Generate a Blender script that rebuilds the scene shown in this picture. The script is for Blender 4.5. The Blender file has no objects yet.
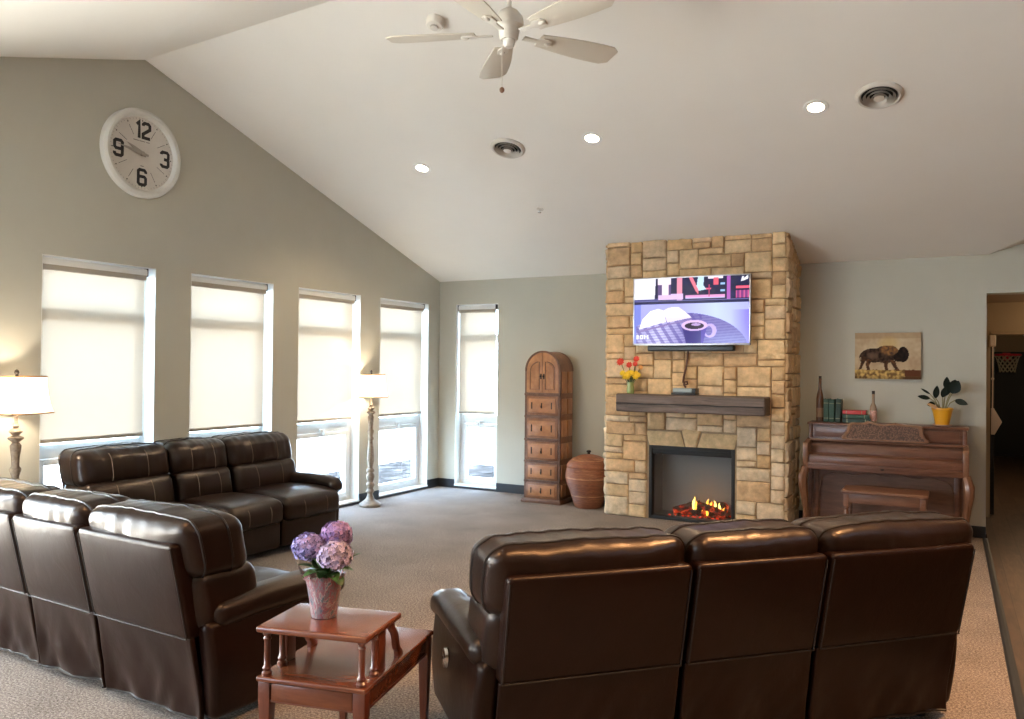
import bpy, bmesh, math, random
from mathutils import Vector, Matrix, noise
random.seed(7)
S = bpy.context.scene
COL = S.collection
PI = math.pi
def R(d): return math.radians(d)

# ------------------------------------------------------------------ helpers
class MB:
    """collects verts and faces of ONE mesh"""
    def __init__(s): s.v=[]; s.f=[]; s.mi=[]; s.c=[]; s.cur=0; s.col=(1,1,1,1)
    def add(s, vs, fs):
        o=len(s.v); s.v+= [tuple(p) for p in vs]; s.c += [s.col]*len(vs)
        for f in fs: s.f.append(tuple(i+o for i in f)); s.mi.append(s.cur)
        return o
    def box(s, x0,y0,z0,x1,y1,z1, M=None):
        vs=[Vector((x,y,z)) for x in (x0,x1) for y in (y0,y1) for z in (z0,z1)]
        if M: vs=[M@p for p in vs]
        s.add(vs,[(0,1,3,2),(4,6,7,5),(0,4,5,1),(2,3,7,6),(0,2,6,4),(1,5,7,3)])
    def quad(s,a,b,c,d): s.add([a,b,c,d],[(0,1,2,3)])
    def prism(s, poly, axis, a, b, M=None):
        """poly of 2D points, extruded along axis from a to b. axis x:(y,z) y:(x,z) z:(x,y)"""
        n=len(poly); vs=[]
        for t in (a,b):
            for (p,q) in poly:
                w={'x':(t,p,q),'y':(p,t,q),'z':(p,q,t)}[axis]
                vs.append(M@Vector(w) if M else w)
        fs=[tuple(range(n)),tuple(range(2*n-1,n-1,-1))]
        for i in range(n): fs.append((i,(i+1)%n,n+(i+1)%n,n+i))
        s.add(vs,fs)
    def tube(s, pts, r, seg=8, cap=True, closed=False):
        pts=[Vector(p) for p in pts]; n=len(pts)
        rr=r if isinstance(r,(list,tuple)) else [r]*n
        up=None; rings=[]
        for i,p in enumerate(pts):
            if closed: t=pts[(i+1)%n]-pts[i-1]
            else: t=pts[min(i+1,n-1)]-pts[max(i-1,0)]
            if t.length<1e-9: t=Vector((0,0,1))
            t.normalize()
            if up is None: up=Vector((0,0,1)) if abs(t.z)<.9 else Vector((1,0,0))
            a=up-t*up.dot(t)
            if a.length<1e-6: a=t.orthogonal()
            a.normalize(); up=a; b=t.cross(a)
            rings.append([p+(a*math.cos(2*PI*k/seg)+b*math.sin(2*PI*k/seg))*rr[i] for k in range(seg)])
        vs=[q for g in rings for q in g]; fs=[]
        m=n if closed else n-1
        for i in range(m):
            j=(i+1)%n
            for k in range(seg):
                fs.append((i*seg+k,i*seg+(k+1)%seg,j*seg+(k+1)%seg,j*seg+k))
        if cap and not closed:
            fs.append(tuple(range(seg-1,-1,-1))); fs.append(tuple((n-1)*seg+k for k in range(seg)))
        s.add(vs,fs)
    def lathe(s, prof, c=(0,0,0), seg=32, M=None, cap=True):
        """prof: list of (radius,z)"""
        vs=[]; fs=[]
        for (r,z) in prof:
            for k in range(seg):
                a=2*PI*k/seg; p=Vector((c[0]+r*math.cos(a),c[1]+r*math.sin(a),c[2]+z)); vs.append(M@p if M else p)
        n=len(prof)
        for i in range(n-1):
            for k in range(seg):
                fs.append((i*seg+k,i*seg+(k+1)%seg,(i+1)*seg+(k+1)%seg,(i+1)*seg+k))
        if cap:
            fs.append(tuple(range(seg-1,-1,-1))); fs.append(tuple((n-1)*seg+k for k in range(seg)))
        s.add(vs,fs)
    def ball(s, c, r, seg=12, rings=8, sc=(1,1,1), M=None):
        vs=[];fs=[]
        for i in range(rings+1):
            t=PI*i/rings
            for k in range(seg):
                a=2*PI*k/seg
                p=Vector((c[0]+sc[0]*r*math.sin(t)*math.cos(a),c[1]+sc[1]*r*math.sin(t)*math.sin(a),c[2]+sc[2]*r*math.cos(t)))
                vs.append(M@p if M else p)
        for i in range(rings):
            for k in range(seg):
                fs.append((i*seg+k,(i+1)*seg+k,(i+1)*seg+(k+1)%seg,i*seg+(k+1)%seg))
        s.add(vs,fs)
    def rbox(s, x0,y0,z0,x1,y1,z1, r=.03, seg=3, mid=6, bulge=(0,0,0), fn=None):
        """box with rounded edges, puffed faces and a deformation"""
        P=RB((x0,y0,z0),(x1,y1,z1),r,bulge,fn)
        d=P.d
        def cs(h):
            rr=min(r,h*.98)
            a=[-h+rr*(1-math.cos(PI/2*k/seg)) if False else -h+rr*k/seg for k in range(seg)]
            m=[-h+rr+(2*h-2*rr)*k/mid for k in range(mid+1)]
            return a+m+[-q for q in reversed(a)]
        C=[cs(h) for h in d]; idx={}; vs=[]; fs=[]
        def vid(p):
            k=(round(p[0],6),round(p[1],6),round(p[2],6))
            if k not in idx: idx[k]=len(vs); vs.append(P.at(p))
            return idx[k]
        for ax in range(3):
            u,w=(ax+1)%3,(ax+2)%3
            for sg in (-1,1):
                for i in range(len(C[u])-1):
                    for j in range(len(C[w])-1):
                        q=[]
                        for (a,b) in ((i,j),(i+1,j),(i+1,j+1),(i,j+1)):
                            p=[0,0,0]; p[ax]=sg*d[ax]; p[u]=C[u][a]; p[w]=C[w][b]; q.append(vid(p))
                        fs.append(tuple(q if sg>0 else q[::-1]))
        s.add(vs,fs)
        return P
    def build(s, name, m, parent=None, smooth=True, bevel=0, bseg=2, angle=35, weld=False, colattr=False):
        me=bpy.data.meshes.new(name)
        me.from_pydata([tuple(p) for p in s.v],[],s.f)
        mats=m if isinstance(m,(list,tuple)) else [m]
        for q in mats: me.materials.append(q)
        if len(mats)>1: me.polygons.foreach_set('material_index',s.mi)
        if colattr:
            a=me.color_attributes.new('Col','FLOAT_COLOR','POINT')
            for i,c in enumerate(s.c): a.data[i].color=c
        bm=bmesh.new(); bm.from_mesh(me)
        if weld: bmesh.ops.remove_doubles(bm,verts=bm.verts,dist=1e-5)
        bmesh.ops.recalc_face_normals(bm,faces=bm.faces)
        if bevel:
            es=[e for e in bm.edges if len(e.link_faces)==2 and e.calc_face_angle(0)>R(30)]
            bmesh.ops.bevel(bm,geom=es,offset=bevel,segments=bseg,profile=.6,affect='EDGES',clamp_overlap=True)
        bm.to_mesh(me); bm.free()
        if smooth:
            me.shade_smooth()
            try: me.set_sharp_from_angle(angle=R(angle))
            except Exception: pass
        o=bpy.data.objects.new(name,me); COL.objects.link(o)
        if parent: o.parent=parent
        return o
class RB:
    def __init__(s,a,b,r,bulge,fn):
        s.c=Vector([(a[i]+b[i])/2 for i in range(3)]); s.d=[abs(b[i]-a[i])/2 for i in range(3)]; s.r=r; s.b=bulge; s.fn=fn
    def at(s,p):
        d=s.d
        q=[max(-(d[i]-min(s.r,d[i]*.98)),min(d[i]-min(s.r,d[i]*.98),p[i])) for i in range(3)]
        dl=Vector([p[i]-q[i] for i in range(3)])
        if dl.length>1e-9:
            dl.normalize(); rr=[min(s.r,d[i]*.98) for i in range(3)]
            p=Vector([q[i]+dl[i]*rr[i] for i in range(3)])
        else: p=Vector(p)
        o=Vector(p)
        for i in range(3):
            if s.b[i]:
                u,w=(i+1)%3,(i+2)%3
                k=(1-(o[u]/d[u])**2)*(1-(o[w]/d[w])**2)
                p[i]+= s.b[i]*k*(o[i]/d[i])
        p=p+s.c
        return s.fn(p) if s.fn else p
    def loop(s, yv, n=10, off=.002):
        """closed outline at local y fraction yv (-1..1)"""
        d=s.d; pts=[]
        X=[-d[0]+2*d[0]*k/n for k in range(n+1)]; Z=[-d[2]+2*d[2]*k/(n) for k in range(n+1)]
        rr=s.r
        def fine(h):
            return [-h+rr*k/3 for k in range(3)]+[-h+rr+(2*h-2*rr)*k/n for k in range(n+1)]+[h-rr+rr*k/3 for k in range(1,4)]
        X=fine(d[0]); Z=fine(d[2])
        for x in X: pts.append((x,yv*d[1],d[2]))
        for z in reversed(Z[:-1]): pts.append((d[0],yv*d[1],z))
        for x in reversed(X[:-1]): pts.append((x,yv*d[1],-d[2]))
        for z in Z[1:-1]: pts.append((-d[0],yv*d[1],z))
        return [s.at(p) for p in pts]
def thing(name,label,cat,loc=(0,0,0),rz=0,group=None):
    o=bpy.data.objects.new(name,None); COL.objects.link(o); o.empty_display_size=.1
    o.location=loc; o.rotation_euler=(0,0,rz); o['label']=label; o['category']=cat
    if group: o['group']=group
    return o
def tag(o,label,cat,group=None):
    o['label']=label; o['category']=cat
    if group: o['group']=group
    return o
def struct(o): o['kind']='structure'; return o
def sempty(name,loc=(0,0,0),rz=0):
    o=bpy.data.objects.new(name,None); COL.objects.link(o); o.location=loc; o.rotation_euler=(0,0,rz); o['kind']='structure'; return o
def dup(root,loc,rz,label):
    r=root.copy(); COL.objects.link(r); r.location=loc; r.rotation_euler=(0,0,rz); r['label']=label
    for ch in list(root.children):
        c=ch.copy(); COL.objects.link(c); c.parent=r
        for g in list(ch.children):
            d=g.copy(); COL.objects.link(d); d.parent=c
    return r

# ------------------------------------------------------------------ materials
def newmat(name):
    m=bpy.data.materials.new(name); m.use_nodes=True
    nt=m.node_tree; b=nt.nodes['Principled BSDF']; return m,nt,b
def rgb(c): return (c[0],c[1],c[2],1)
def ramp(nt,fac,cols,pos=None):
    r=nt.nodes.new('ShaderNodeValToRGB'); e=r.color_ramp.elements
    pos=pos or [i/(len(cols)-1) for i in range(len(cols))]
    e[0].position=pos[0]; e[0].color=rgb(cols[0]); e[1].position=pos[-1]; e[1].color=rgb(cols[-1])
    for p,c in list(zip(pos,cols))[1:-1]:
        k=e.new(p); k.color=rgb(c)
    nt.links.new(fac,r.inputs[0]); return r.outputs[0]
def coord(nt,scale=(1,1,1),rot=(0,0,0),kind='Object'):
    tc=nt.nodes.new('ShaderNodeTexCoord'); mp=nt.nodes.new('ShaderNodeMapping')
    mp.inputs['Scale'].default_value=scale; mp.inputs['Rotation'].default_value=rot
    nt.links.new(tc.outputs[kind],mp.inputs[0]); return mp.outputs[0]
def noisen(nt,vec,scale,detail=4,rough=.55,dist=0):
    n=nt.nodes.new('ShaderNodeTexNoise'); n.inputs['Scale'].default_value=scale; n.inputs['Detail'].default_value=detail
    n.inputs['Roughness'].default_value=rough; n.inputs['Distortion'].default_value=dist
    if vec: nt.links.new(vec,n.inputs['Vector'])
    return n.outputs['Fac']
def bump(nt,b,h,st,dist=.01):
    k=nt.nodes.new('ShaderNodeBump'); k.inputs['Strength'].default_value=st; k.inputs['Distance'].default_value=dist
    nt.links.new(h,k.inputs['Height']); nt.links.new(k.outputs[0],b.inputs['Normal']); return k
def plain(name,c,rough=.5,metal=0,spec=.5,var=0,scale=8,bs=0,bscale=40,bd=.004,coat=0):
    m,nt,b=newmat(name)
    b.inputs['Base Color'].default_value=rgb(c); b.inputs['Roughness'].default_value=rough
    b.inputs['Metallic'].default_value=metal; b.inputs['Specular IOR Level'].default_value=spec
    if coat: b.inputs['Coat Weight'].default_value=coat; b.inputs['Coat Roughness'].default_value=.15
    v=coord(nt)
    if var:
        n=noisen(nt,v,scale)
        nt.links.new(ramp(nt,n,[[x*(1-var) for x in c],[min(1,x*(1+var)) for x in c]],[.3,.7]),b.inputs['Base Color'])
    if bs: bump(nt,b,noisen(nt,v,bscale,5),bs,bd)
    return m
def wood(name,c1,c2,rough=.4,grain=(1.5,1.5,14),rot=(0,0,0),coat=0,sc=2.2,bs=.08,spec=.5):
    m,nt,b=newmat(name); v=coord(nt,grain,rot)
    n=noisen(nt,v,sc,6,.6,1.2); n2=noisen(nt,v,sc*7,3,.6,.3)
    mx=nt.nodes.new('ShaderNodeMath'); mx.operation='MULTIPLY_ADD'; nt.links.new(n2,mx.inputs[0]); mx.inputs[1].default_value=.35
    nt.links.new(n,mx.inputs[2])
    mid=[(a+d)/2 for a,d in zip(c1,c2)]
    nt.links.new(ramp(nt,mx.outputs[0],[c1,mid,c2],[.42,.66,.88]),b.inputs['Base Color'])
    b.inputs['Roughness'].default_value=rough; b.inputs['Specular IOR Level'].default_value=spec
    if coat: b.inputs['Coat Weight'].default_value=coat; b.inputs['Coat Roughness'].default_value=.12
    bump(nt,b,mx.outputs[0],bs,.004)
    return m
def emis(name,c,st):
    m=bpy.data.materials.new(name); m.use_nodes=True; nt=m.node_tree
    for n in list(nt.nodes): nt.nodes.remove(n)
    e=nt.nodes.new('ShaderNodeEmission'); o=nt.nodes.new('ShaderNodeOutputMaterial')
    e.inputs[0].default_value=rgb(c); e.inputs[1].default_value=st; nt.links.new(e.outputs[0],o.inputs[0]); return m

M={}
M['wall']=plain('wall_paint',(.51,.495,.42),.85,spec=.25,var=.02,scale=3,bs=.06,bscale=260,bd=.001)
M['ceil']=plain('ceiling_paint',(.83,.80,.74),.9,spec=.2,var=.012,scale=2,bs=.05,bscale=200,bd=.001)
M['tanwall']=plain('tan_wall_paint',(.17,.125,.08),.85,spec=.2)
M['white']=plain('white_trim_paint',(.80,.80,.77),.4,spec=.4)
M['frame']=plain('white_window_vinyl',(.72,.74,.74),.35,spec=.5)
M['black']=plain('black_vinyl',(.012,.013,.016),.45)
M['dark']=plain('matte_black',(.006,.006,.007),.6)
M['chrome']=plain('chrome',(.75,.74,.72),.2,1)
M['fan']=plain('fan_cream_white',(.74,.70,.62),.35,spec=.5)
M['blade']=plain('fan_blade',(.66,.60,.50),.4,spec=.4)
M['bronze']=plain('dark_iron',(.035,.025,.02),.5,.6)
M['silver']=plain('silver_bezel',(.5,.5,.55),.3,.8)

def carpet():
    m,nt,b=newmat('taupe_carpet'); v=coord(nt)
    a=noisen(nt,v,260,2,.7); c=noisen(nt,v,2.2,3); d=noisen(nt,v,95,4,.7)
    mx=nt.nodes.new('ShaderNodeMath'); mx.operation='MULTIPLY_ADD'; nt.links.new(a,mx.inputs[0]); mx.inputs[1].default_value=.6
    nt.links.new(d,mx.inputs[2])
    m2=nt.nodes.new('ShaderNodeMath'); m2.operation='MULTIPLY_ADD'; nt.links.new(c,m2.inputs[0]); m2.inputs[1].default_value=.15; nt.links.new(mx.outputs[0],m2.inputs[2])
    nt.links.new(ramp(nt,m2.outputs[0],[(.085,.070,.060),(.235,.197,.172),(.42,.36,.32)],[.70,.88,1.06]),b.inputs['Base Color'])
    b.inputs['Roughness'].default_value=.95; b.inputs['Specular IOR Level'].default_value=.1
    bump(nt,b,mx.outputs[0],.6,.006); return m
M['carpet']=carpet()
def plank():
    m,nt,b=newmat('dark_plank_floor'); v=coord(nt,(1,1,1),(0,0,R(90)))
    br=nt.nodes.new('ShaderNodeTexBrick'); nt.links.new(v,br.inputs['Vector'])
    br.inputs['Scale'].default_value=1; br.inputs['Brick Width'].default_value=1.2; br.inputs['Row Height'].default_value=.15
    br.inputs['Mortar Size'].default_value=.002; br.inputs['Color1'].default_value=(.075,.047,.030,1); br.inputs['Color2'].default_value=(.125,.083,.053,1)
    br.inputs['Mortar'].default_value=(.03,.02,.012,1)
    v2=coord(nt,(10,1.2,1)); n=noisen(nt,v2,3,6,.65,1)
    mx=nt.nodes.new('ShaderNodeMix'); mx.data_type='RGBA'; mx.blend_type='MULTIPLY'; mx.inputs[0].default_value=.8
    nt.links.new(br.outputs['Color'],mx.inputs[6]); nt.links.new(ramp(nt,n,[(.45,.42,.4),(1.3,1.25,1.2)],[.3,.7]),mx.inputs[7])
    nt.links.new(mx.outputs[2],b.inputs['Base Color']); b.inputs['Roughness'].default_value=.42
    return m
M['plank']=plank()
def leather(name,c,rough=.36,spec=.5):
    m,nt,b=newmat(name); v=coord(nt)
    n=noisen(nt,v,3.5,4,.6); g=nt.nodes.new('ShaderNodeTexVoronoi'); g.inputs['Scale'].default_value=170; nt.links.new(v,g.inputs['Vector'])
    nt.links.new(ramp(nt,n,[[x*.75 for x in c],[x*1.3 for x in c]],[.3,.7]),b.inputs['Base Color'])
    b.inputs['Roughness'].default_value=rough; b.inputs['Specular IOR Level'].default_value=spec
    w=noisen(nt,v,9,3,.55,.6)
    ad=nt.nodes.new('ShaderNodeMath'); ad.operation='MULTIPLY_ADD'; nt.links.new(g.outputs['Distance'],ad.inputs[0]); ad.inputs[1].default_value=.12; nt.links.new(w,ad.inputs[2])
    b.inputs['Specular Tint'].default_value=(1,.86,.76,1)
    bump(nt,b,ad.outputs[0],.2,.010); return m
M['leather']=leather('brown_leather',(.0105,.0038,.0021),.31,.45)
M['leather_flat']=leather('brown_leather_shell',(.0105,.0032,.0016),.34,.28)
M['stitch']=plain('tan_stitching',(.16,.11,.08),.7)
M['piping']=plain('leather_piping',(.012,.007,.005),.4)
M['plastic']=plain('black_plastic',(.01,.01,.011),.35)
def shade():
    m=bpy.data.materials.new('cream_shade_fabric'); m.use_nodes=True; nt=m.node_tree
    for n in list(nt.nodes): nt.nodes.remove(n)
    o=nt.nodes.new('ShaderNodeOutputMaterial'); t=nt.nodes.new('ShaderNodeBsdfTranslucent'); d=nt.nodes.new('ShaderNodeBsdfDiffuse'); tr=nt.nodes.new('ShaderNodeBsdfTransparent')
    v=coord(nt); n=noisen(nt,v,300,2); c=ramp(nt,n,[(.80,.735,.62),(.88,.82,.71)],[.3,.7])
    t.inputs[0].default_value=(.165,.122,.086,1); nt.links.new(c,d.inputs[0]); tr.inputs[0].default_value=(.85,.66,.45,1)
    a=nt.nodes.new('ShaderNodeMixShader'); a.inputs[0].default_value=.55; nt.links.new(t.outputs[0],a.inputs[1]); nt.links.new(d.outputs[0],a.inputs[2])
    b=nt.nodes.new('ShaderNodeMixShader'); b.inputs[0].default_value=.026; nt.links.new(a.outputs[0],b.inputs[1]); nt.links.new(tr.outputs[0],b.inputs[2])
    nt.links.new(b.outputs[0],o.inputs[0]); return m
M['shade']=shade()
def glass(name='window_glass',tint=(.97,.985,.98),gl=1.0,rough=.0):
    m=bpy.data.materials.new(name); m.use_nodes=True; nt=m.node_tree
    for n in list(nt.nodes): nt.nodes.remove(n)
    o=nt.nodes.new('ShaderNodeOutputMaterial'); g=nt.nodes.new('ShaderNodeBsdfGlossy'); g.inputs['Roughness'].default_value=rough; tr=nt.nodes.new('ShaderNodeBsdfTransparent')
    tr.inputs[0].default_value=rgb(tint); f=nt.nodes.new('ShaderNodeLayerWeight'); f.inputs[0].default_value=.5
    pw=nt.nodes.new('ShaderNodeMath'); pw.operation='POWER'; nt.links.new(f.outputs['Facing'],pw.inputs[0]); pw.inputs[1].default_value=5
    mu=nt.nodes.new('ShaderNodeMath'); mu.operation='MULTIPLY_ADD'; nt.links.new(pw.outputs[0],mu.inputs[0]); mu.inputs[1].default_value=.7*gl; mu.inputs[2].default_value=.04*gl
    a=nt.nodes.new('ShaderNodeMixShader'); nt.links.new(mu.outputs[0],a.inputs[0]); nt.links.new(tr.outputs[0],a.inputs[1]); nt.links.new(g.outputs[0],a.inputs[2])
    nt.links.new(a.outputs[0],o.inputs[0]); return m
M['glass']=glass()
M['fireglass']=glass('firebox_glass',(.9,.9,.9),1.6,.12)
def attrmat(name,rough=.8,em=0,nscale=0,bs=0,bscale=30,bd=.01,spec=.3,vmul=.25):
    m,nt,b=newmat(name); a=nt.nodes.new('ShaderNodeVertexColor'); a.layer_name='Col'
    out=a.outputs['Color']; v=coord(nt)
    if nscale:
        n=noisen(nt,v,nscale,6,.65); mx=nt.nodes.new('ShaderNodeMix'); mx.data_type='RGBA'; mx.blend_type='MULTIPLY'; mx.inputs[0].default_value=1
        nt.links.new(out,mx.inputs[6]); nt.links.new(ramp(nt,n,[(1-vmul,)*3,(1+vmul,)*3],[.3,.7]),mx.inputs[7]); out=mx.outputs[2]
    if em:
        b.inputs['Base Color'].default_value=(0.01,0.01,0.01,1); nt.links.new(out,b.inputs['Emission Color']); b.inputs['Emission Strength'].default_value=em
    else: nt.links.new(out,b.inputs['Base Color'])
    b.inputs['Roughness'].default_value=rough; b.inputs['Specular IOR Level'].default_value=spec
    if bs: bump(nt,b,noisen(nt,v,bscale,6,.7),bs,bd)
    return m
M['stone']=attrmat('tan_ashlar_stone',.85,0,14,.55,45,.012)
M['mortar']=plain('tan_mortar',(.34,.245,.15),.95,var=.15,scale=20)
M['mantel']=wood('weathered_dark_timber',(.045,.028,.02),(.17,.12,.095),.55,(.8,9,9),sc=2.5,bs=.4)
M['chest']=wood('honey_red_pine',(.24,.092,.034),(.50,.24,.10),.36,(2,2,1.2),sc=2.5)
M['chest_mid']=wood('reddish_brown_pine',(.15,.058,.024),(.30,.13,.055),.4,(2,2,1.2),sc=2.5)
M['chest_lite']=wood('light_honey_pine',(.27,.105,.040),(.48,.22,.092),.36,(1.2,2,2),sc=2.5)
M['chest_dark']=wood('dark_stained_moulding',(.085,.036,.02),(.20,.095,.05),.4,(2,2,2),sc=3)
M['piano']=wood('red_brown_walnut',(.085,.031,.017),(.19,.080,.044),.35,(1.2,8,8),sc=1.8,coat=.15)
M['piano_leg']=wood('golden_brown_walnut',(.125,.053,.025),(.235,.108,.054),.32,(8,8,1.2),sc=1.8,coat=.2)
M['bench']=wood('bench_wood',(.105,.043,.023),(.215,.10,.054),.38,(1.2,8,8),sc=2)
M['cherry']=wood('cherry_red_wood',(.080,.018,.0070),(.165,.046,.016),.26,(1.5,9,9),sc=1.5,coat=.25,bs=.03)
M['cherry_leg']=wood('cherry_red_wood_upright',(.065,.014,.0065),(.135,.034,.014),.28,(9,9,1.2),sc=1.6,coat=.4,bs=.03)
M['lampwood']=wood('washed_lamp_post',(.15,.105,.07),(.34,.265,.19),.5,(4,4,8),sc=3)
M['rust']=plain('trim_braid',(.42,.22,.09),.7)

# ------------------------------------------------------------------ setting
H0=2.561; SL=.3199377; RY=-4.238; RZ=H0-SL*RY; XR=9.2; YN=-12.0
YB=RY*2      # near eave
def ceilz(y):
    if y>=RY: return H0-SL*y
    return max(H0, RZ-SL*(RY-y))
W=[(-5.036,-4.109),(-3.767,-2.824),(-2.491,-1.540),(-1.2,-.241)]
WX=[(-7.6,-6.65),(-9.3,-8.35),(-10.8,-9.85)]   # further windows behind the camera
WB,WT=.03,2.267
TH=.22
# left gable wall
mb=MB()
def seg(y0,y1,zl):
    ys=[y0]+[k for k in (YB,RY) if y0<k<y1]+[y1]
    poly=[(y0,zl),(y1,zl)]+[(k,ceilz(k)) for k in reversed(ys)]
    mb.prism(poly,'x',-TH,0)
cur=YN
for (a,b) in sorted(W+WX):
    seg(cur,a,-.15); seg(a,b,WT); mb.box(-TH,a,-.15,0,b,WB); cur=b
seg(cur,TH,-.15)
struct(mb.build('wall_left',M['wall'],smooth=False))
# far wall
W5=(.245,.845); DX0,DX1,DZ=5.922,7.35,2.211
mb=MB()
mb.box(0,0,-.15,W5[0],TH,H0); mb.box(W5[0],0,WT,W5[1],TH,H0); mb.box(W5[0],0,-.15,W5[1],TH,WB)
mb.box(W5[1],0,-.15,DX0,TH,H0)
XV=5.93
def c2(x): return H0+SL*(x-XV)
mb.prism([(DX0,DZ),(DX1,DZ),(DX1,c2(DX1)),(XV,H0),(DX0,H0)],'y',0,TH)
mb.prism([(DX1,-.15),(XR,-.15),(XR,c2(XR)),(DX1,c2(DX1))],'y',0,TH)
struct(mb.build('wall_far',M['wall'],smooth=False))
# right and rear walls
mb=MB(); mb.prism([(YN,-.15),(TH,-.15),(TH,c2(XR)),(RY,RZ+.06),(YB,H0),(YN,H0)],'x',XR,XR+.15); struct(mb.build('wall_right',M['tanwall'],smooth=False))
RW=(.5,1.7)
mb=MB(); mb.box(0,YN-.2,-.15,RW[0],YN,H0); mb.box(RW[0],YN-.2,2.3,RW[1],YN,H0); mb.box(RW[0],YN-.2,-.15,RW[1],YN,.03); mb.box(RW[1],YN-.2,-.15,XR,YN,H0)
struct(mb.build('wall_rear',M['tanwall'],smooth=False))
# ceiling : two slopes of the gable, a cross slope by the hall, a flat strip at the back
def ry(x): return RY-.0363*x
def rz(x): return H0-SL*ry(x)
mb=MB(); T=.12
def slab(pts):
    n=len(pts); vs=[Vector(p) for p in pts]+[Vector(p)+Vector((0,0,T)) for p in pts]
    fs=[tuple(range(n)),tuple(range(2*n-1,n-1,-1))]+[(i,(i+1)%n,n+(i+1)%n,n+i) for i in range(n)]
    mb.add(vs,fs)
xe=XR; yv=-(xe-XV)
slab([(-.2,.22,H0-SL*.22),(XV,.22,H0-SL*.22),(XV,0,H0),(xe,yv,H0-SL*yv),(xe,ry(xe),rz(xe)),(-.2,ry(-.2),rz(-.2))])
slab([(XV,0,H0),(XV,.22,H0),(xe,.22,c2(xe)),(xe,yv,H0-SL*yv)])
slab([(-.2,ry(-.2),rz(-.2)),(xe,ry(xe),rz(xe)),(xe,YB,H0),(-.2,YB,H0)])
slab([(-.2,YB,H0),(xe,YB,H0),(xe,YN-.2,H0),(-.2,YN-.2,H0)])
struct(mb.build('ceiling',M['ceil'],smooth=False))
# floors
mb=MB(); mb.box(-.02,YN,-.12,5.895,.02,0); struct(mb.build('floor_carpet',M['carpet'],smooth=False))
mb=MB(); mb.box(5.94,YN,-.12,XR,8.6,-.002); struct(mb.build('floor_wood',M['plank'],smooth=False))
mb=MB(); mb.prism([(5.895,-.1),(5.94,-.1),(5.94,0),(5.926,.005),(5.908,.005),(5.895,.001)],'y',YN,0); struct(mb.build('trim_1',M['black'],smooth=False))
# baseboards
mb=MB(); BH=.105; cur=YN
for (a,b) in sorted(W+WX):
    mb.box(0,cur,0,.012,a,BH); mb.box(0,a,0,.010,b,WB-.003); cur=b
mb.box(0,cur,0,.012,0,BH); struct(mb.build('baseboard_left',M['black'],bevel=.002,smooth=False))
mb=MB(); mb.box(.012,-.012,0,W5[0],0,BH); mb.box(W5[0],-.010,0,W5[1],0,WB-.003); mb.box(W5[1],-.012,0,2.53,0,BH); mb.box(4.29,-.012,0,DX0,0,BH)
struct(mb.build('baseboard_far',M['black'],bevel=.002,smooth=False))

# windows : built in a local frame, x along the wall, y outward, z up
def window(n,w,loc,rz,side):
    root=sempty('window_%d'%n,loc,rz)
    f=MB(); y0,y1=.12,.19; fw=.05
    f.box(0,y0,WB,fw,y1,WT); f.box(w-fw,y0,WB,w,y1,WT); f.box(fw,y0,WT-fw,w-fw,y1,WT); f.box(fw,y0,WB,w-fw,y1,WB+fw)
    f.box(fw,y0,.80,w-fw,y1,.90); f.box(fw,y0,1.81,w-fw,y1,1.90)
    o=f.build('window_frame',M['frame'],root,bevel=.006)
    s=MB(); a=fw+.004; b=w-fw-.004; sw=.045
    s.box(a,y0-.015,WB+fw+.004,a+sw,y1-.02,.796); s.box(b-sw,y0-.015,WB+fw+.004,b,y1-.02,.796)
    s.box(a+sw,y0-.015,WB+fw+.004,b-sw,y1-.02,WB+fw+.004+sw); s.box(a+sw,y0-.015,.796-sw,b-sw,y1-.02,.796)
    sa=s.build('opening_sash',M['frame'],root,bevel=.005)
    h=MB(); h.box(w/2-.05,y0-.04,.80,w/2+.05,y0-.015,.835); h.box(w/2-.012,y0-.065,.775,w/2+.012,y0-.03,.82); h.build('latch',M['frame'],sa,bevel=.004)
    g=MB()
    for (z0,z1) in ((WB+.1,.755),(.9,1.81),(1.90,WT-fw)): g.box(fw,.15,z0,w-fw,.156,z1)
    g.build('glass_pane',M['glass'],root,smooth=False)
    sl=MB(); sl.box(0.0,-.012,WB-.004,w,y0,WB+.014); sl.build('window_sill',M['white'],root,bevel=.004)
    rv=MB(); rv.box(0,.0,WB,.004,y0,WT); rv.box(w-.004,0,WB,w,y0,WT); rv.box(0,0,WT-.004,w,y0,WT); rv.build('window_reveal',M['white'],root,smooth=False)
    return root
def roller(w,loc,rz,label):
    t=thing('roller_shade',label,'window shade',loc,rz,'cream roller shades in the tall windows')
    a,b=.012,w-.055
    h=MB(); h.prism([(.03,WT-.062),(.092,WT-.062),(.092,WT-.012),(.036,WT-.012),(.03,WT-.03)],'x',a,b); h.build('head_rail',M['white'],t,bevel=.003)
    for xb_ in (a-.006,b):
        br=MB(); br.box(xb_,.028,WT-.07,xb_+.006,.095,WT-.006); br.build('end_bracket',M['bronze'],t)
    hs=MB(); hs.box(a+.005,.035,WT-.10,b-.005,.06,WT-.062); hs.build('valance_strip',M['hem'],t)
    f=MB(); f.quad((a+.008,.060,.945),(b-.008,.060,.945),(b-.008,.060,WT-.062),(a+.008,.060,WT-.062)); f.build('shade_fabric',M['shade'],t,smooth=False)
    k=MB(); k.box(a+.008,.052,.918,b-.008,.070,.946); k.build('bottom_rail',M['hem'],t,bevel=.004)
    return t
M['hem']=plain('taupe_hem_bar',(.40,.36,.30),.6)
LAB=['',
 'cream roller shade in the second window from the left, behind the window sofa',
 'cream roller shade in the window just left of the far floor lamp',
 'cream roller shade in the window between the far floor lamp and the room corner']
LAB[0]='cream roller shade in the leftmost window, beside the lamp under the clock'
for i,(a,b) in enumerate(W):
    window(i+1,b-a,(0,a,0),R(90),'L')
    roller(b-a,(0,a,0),R(90),LAB[i])
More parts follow.
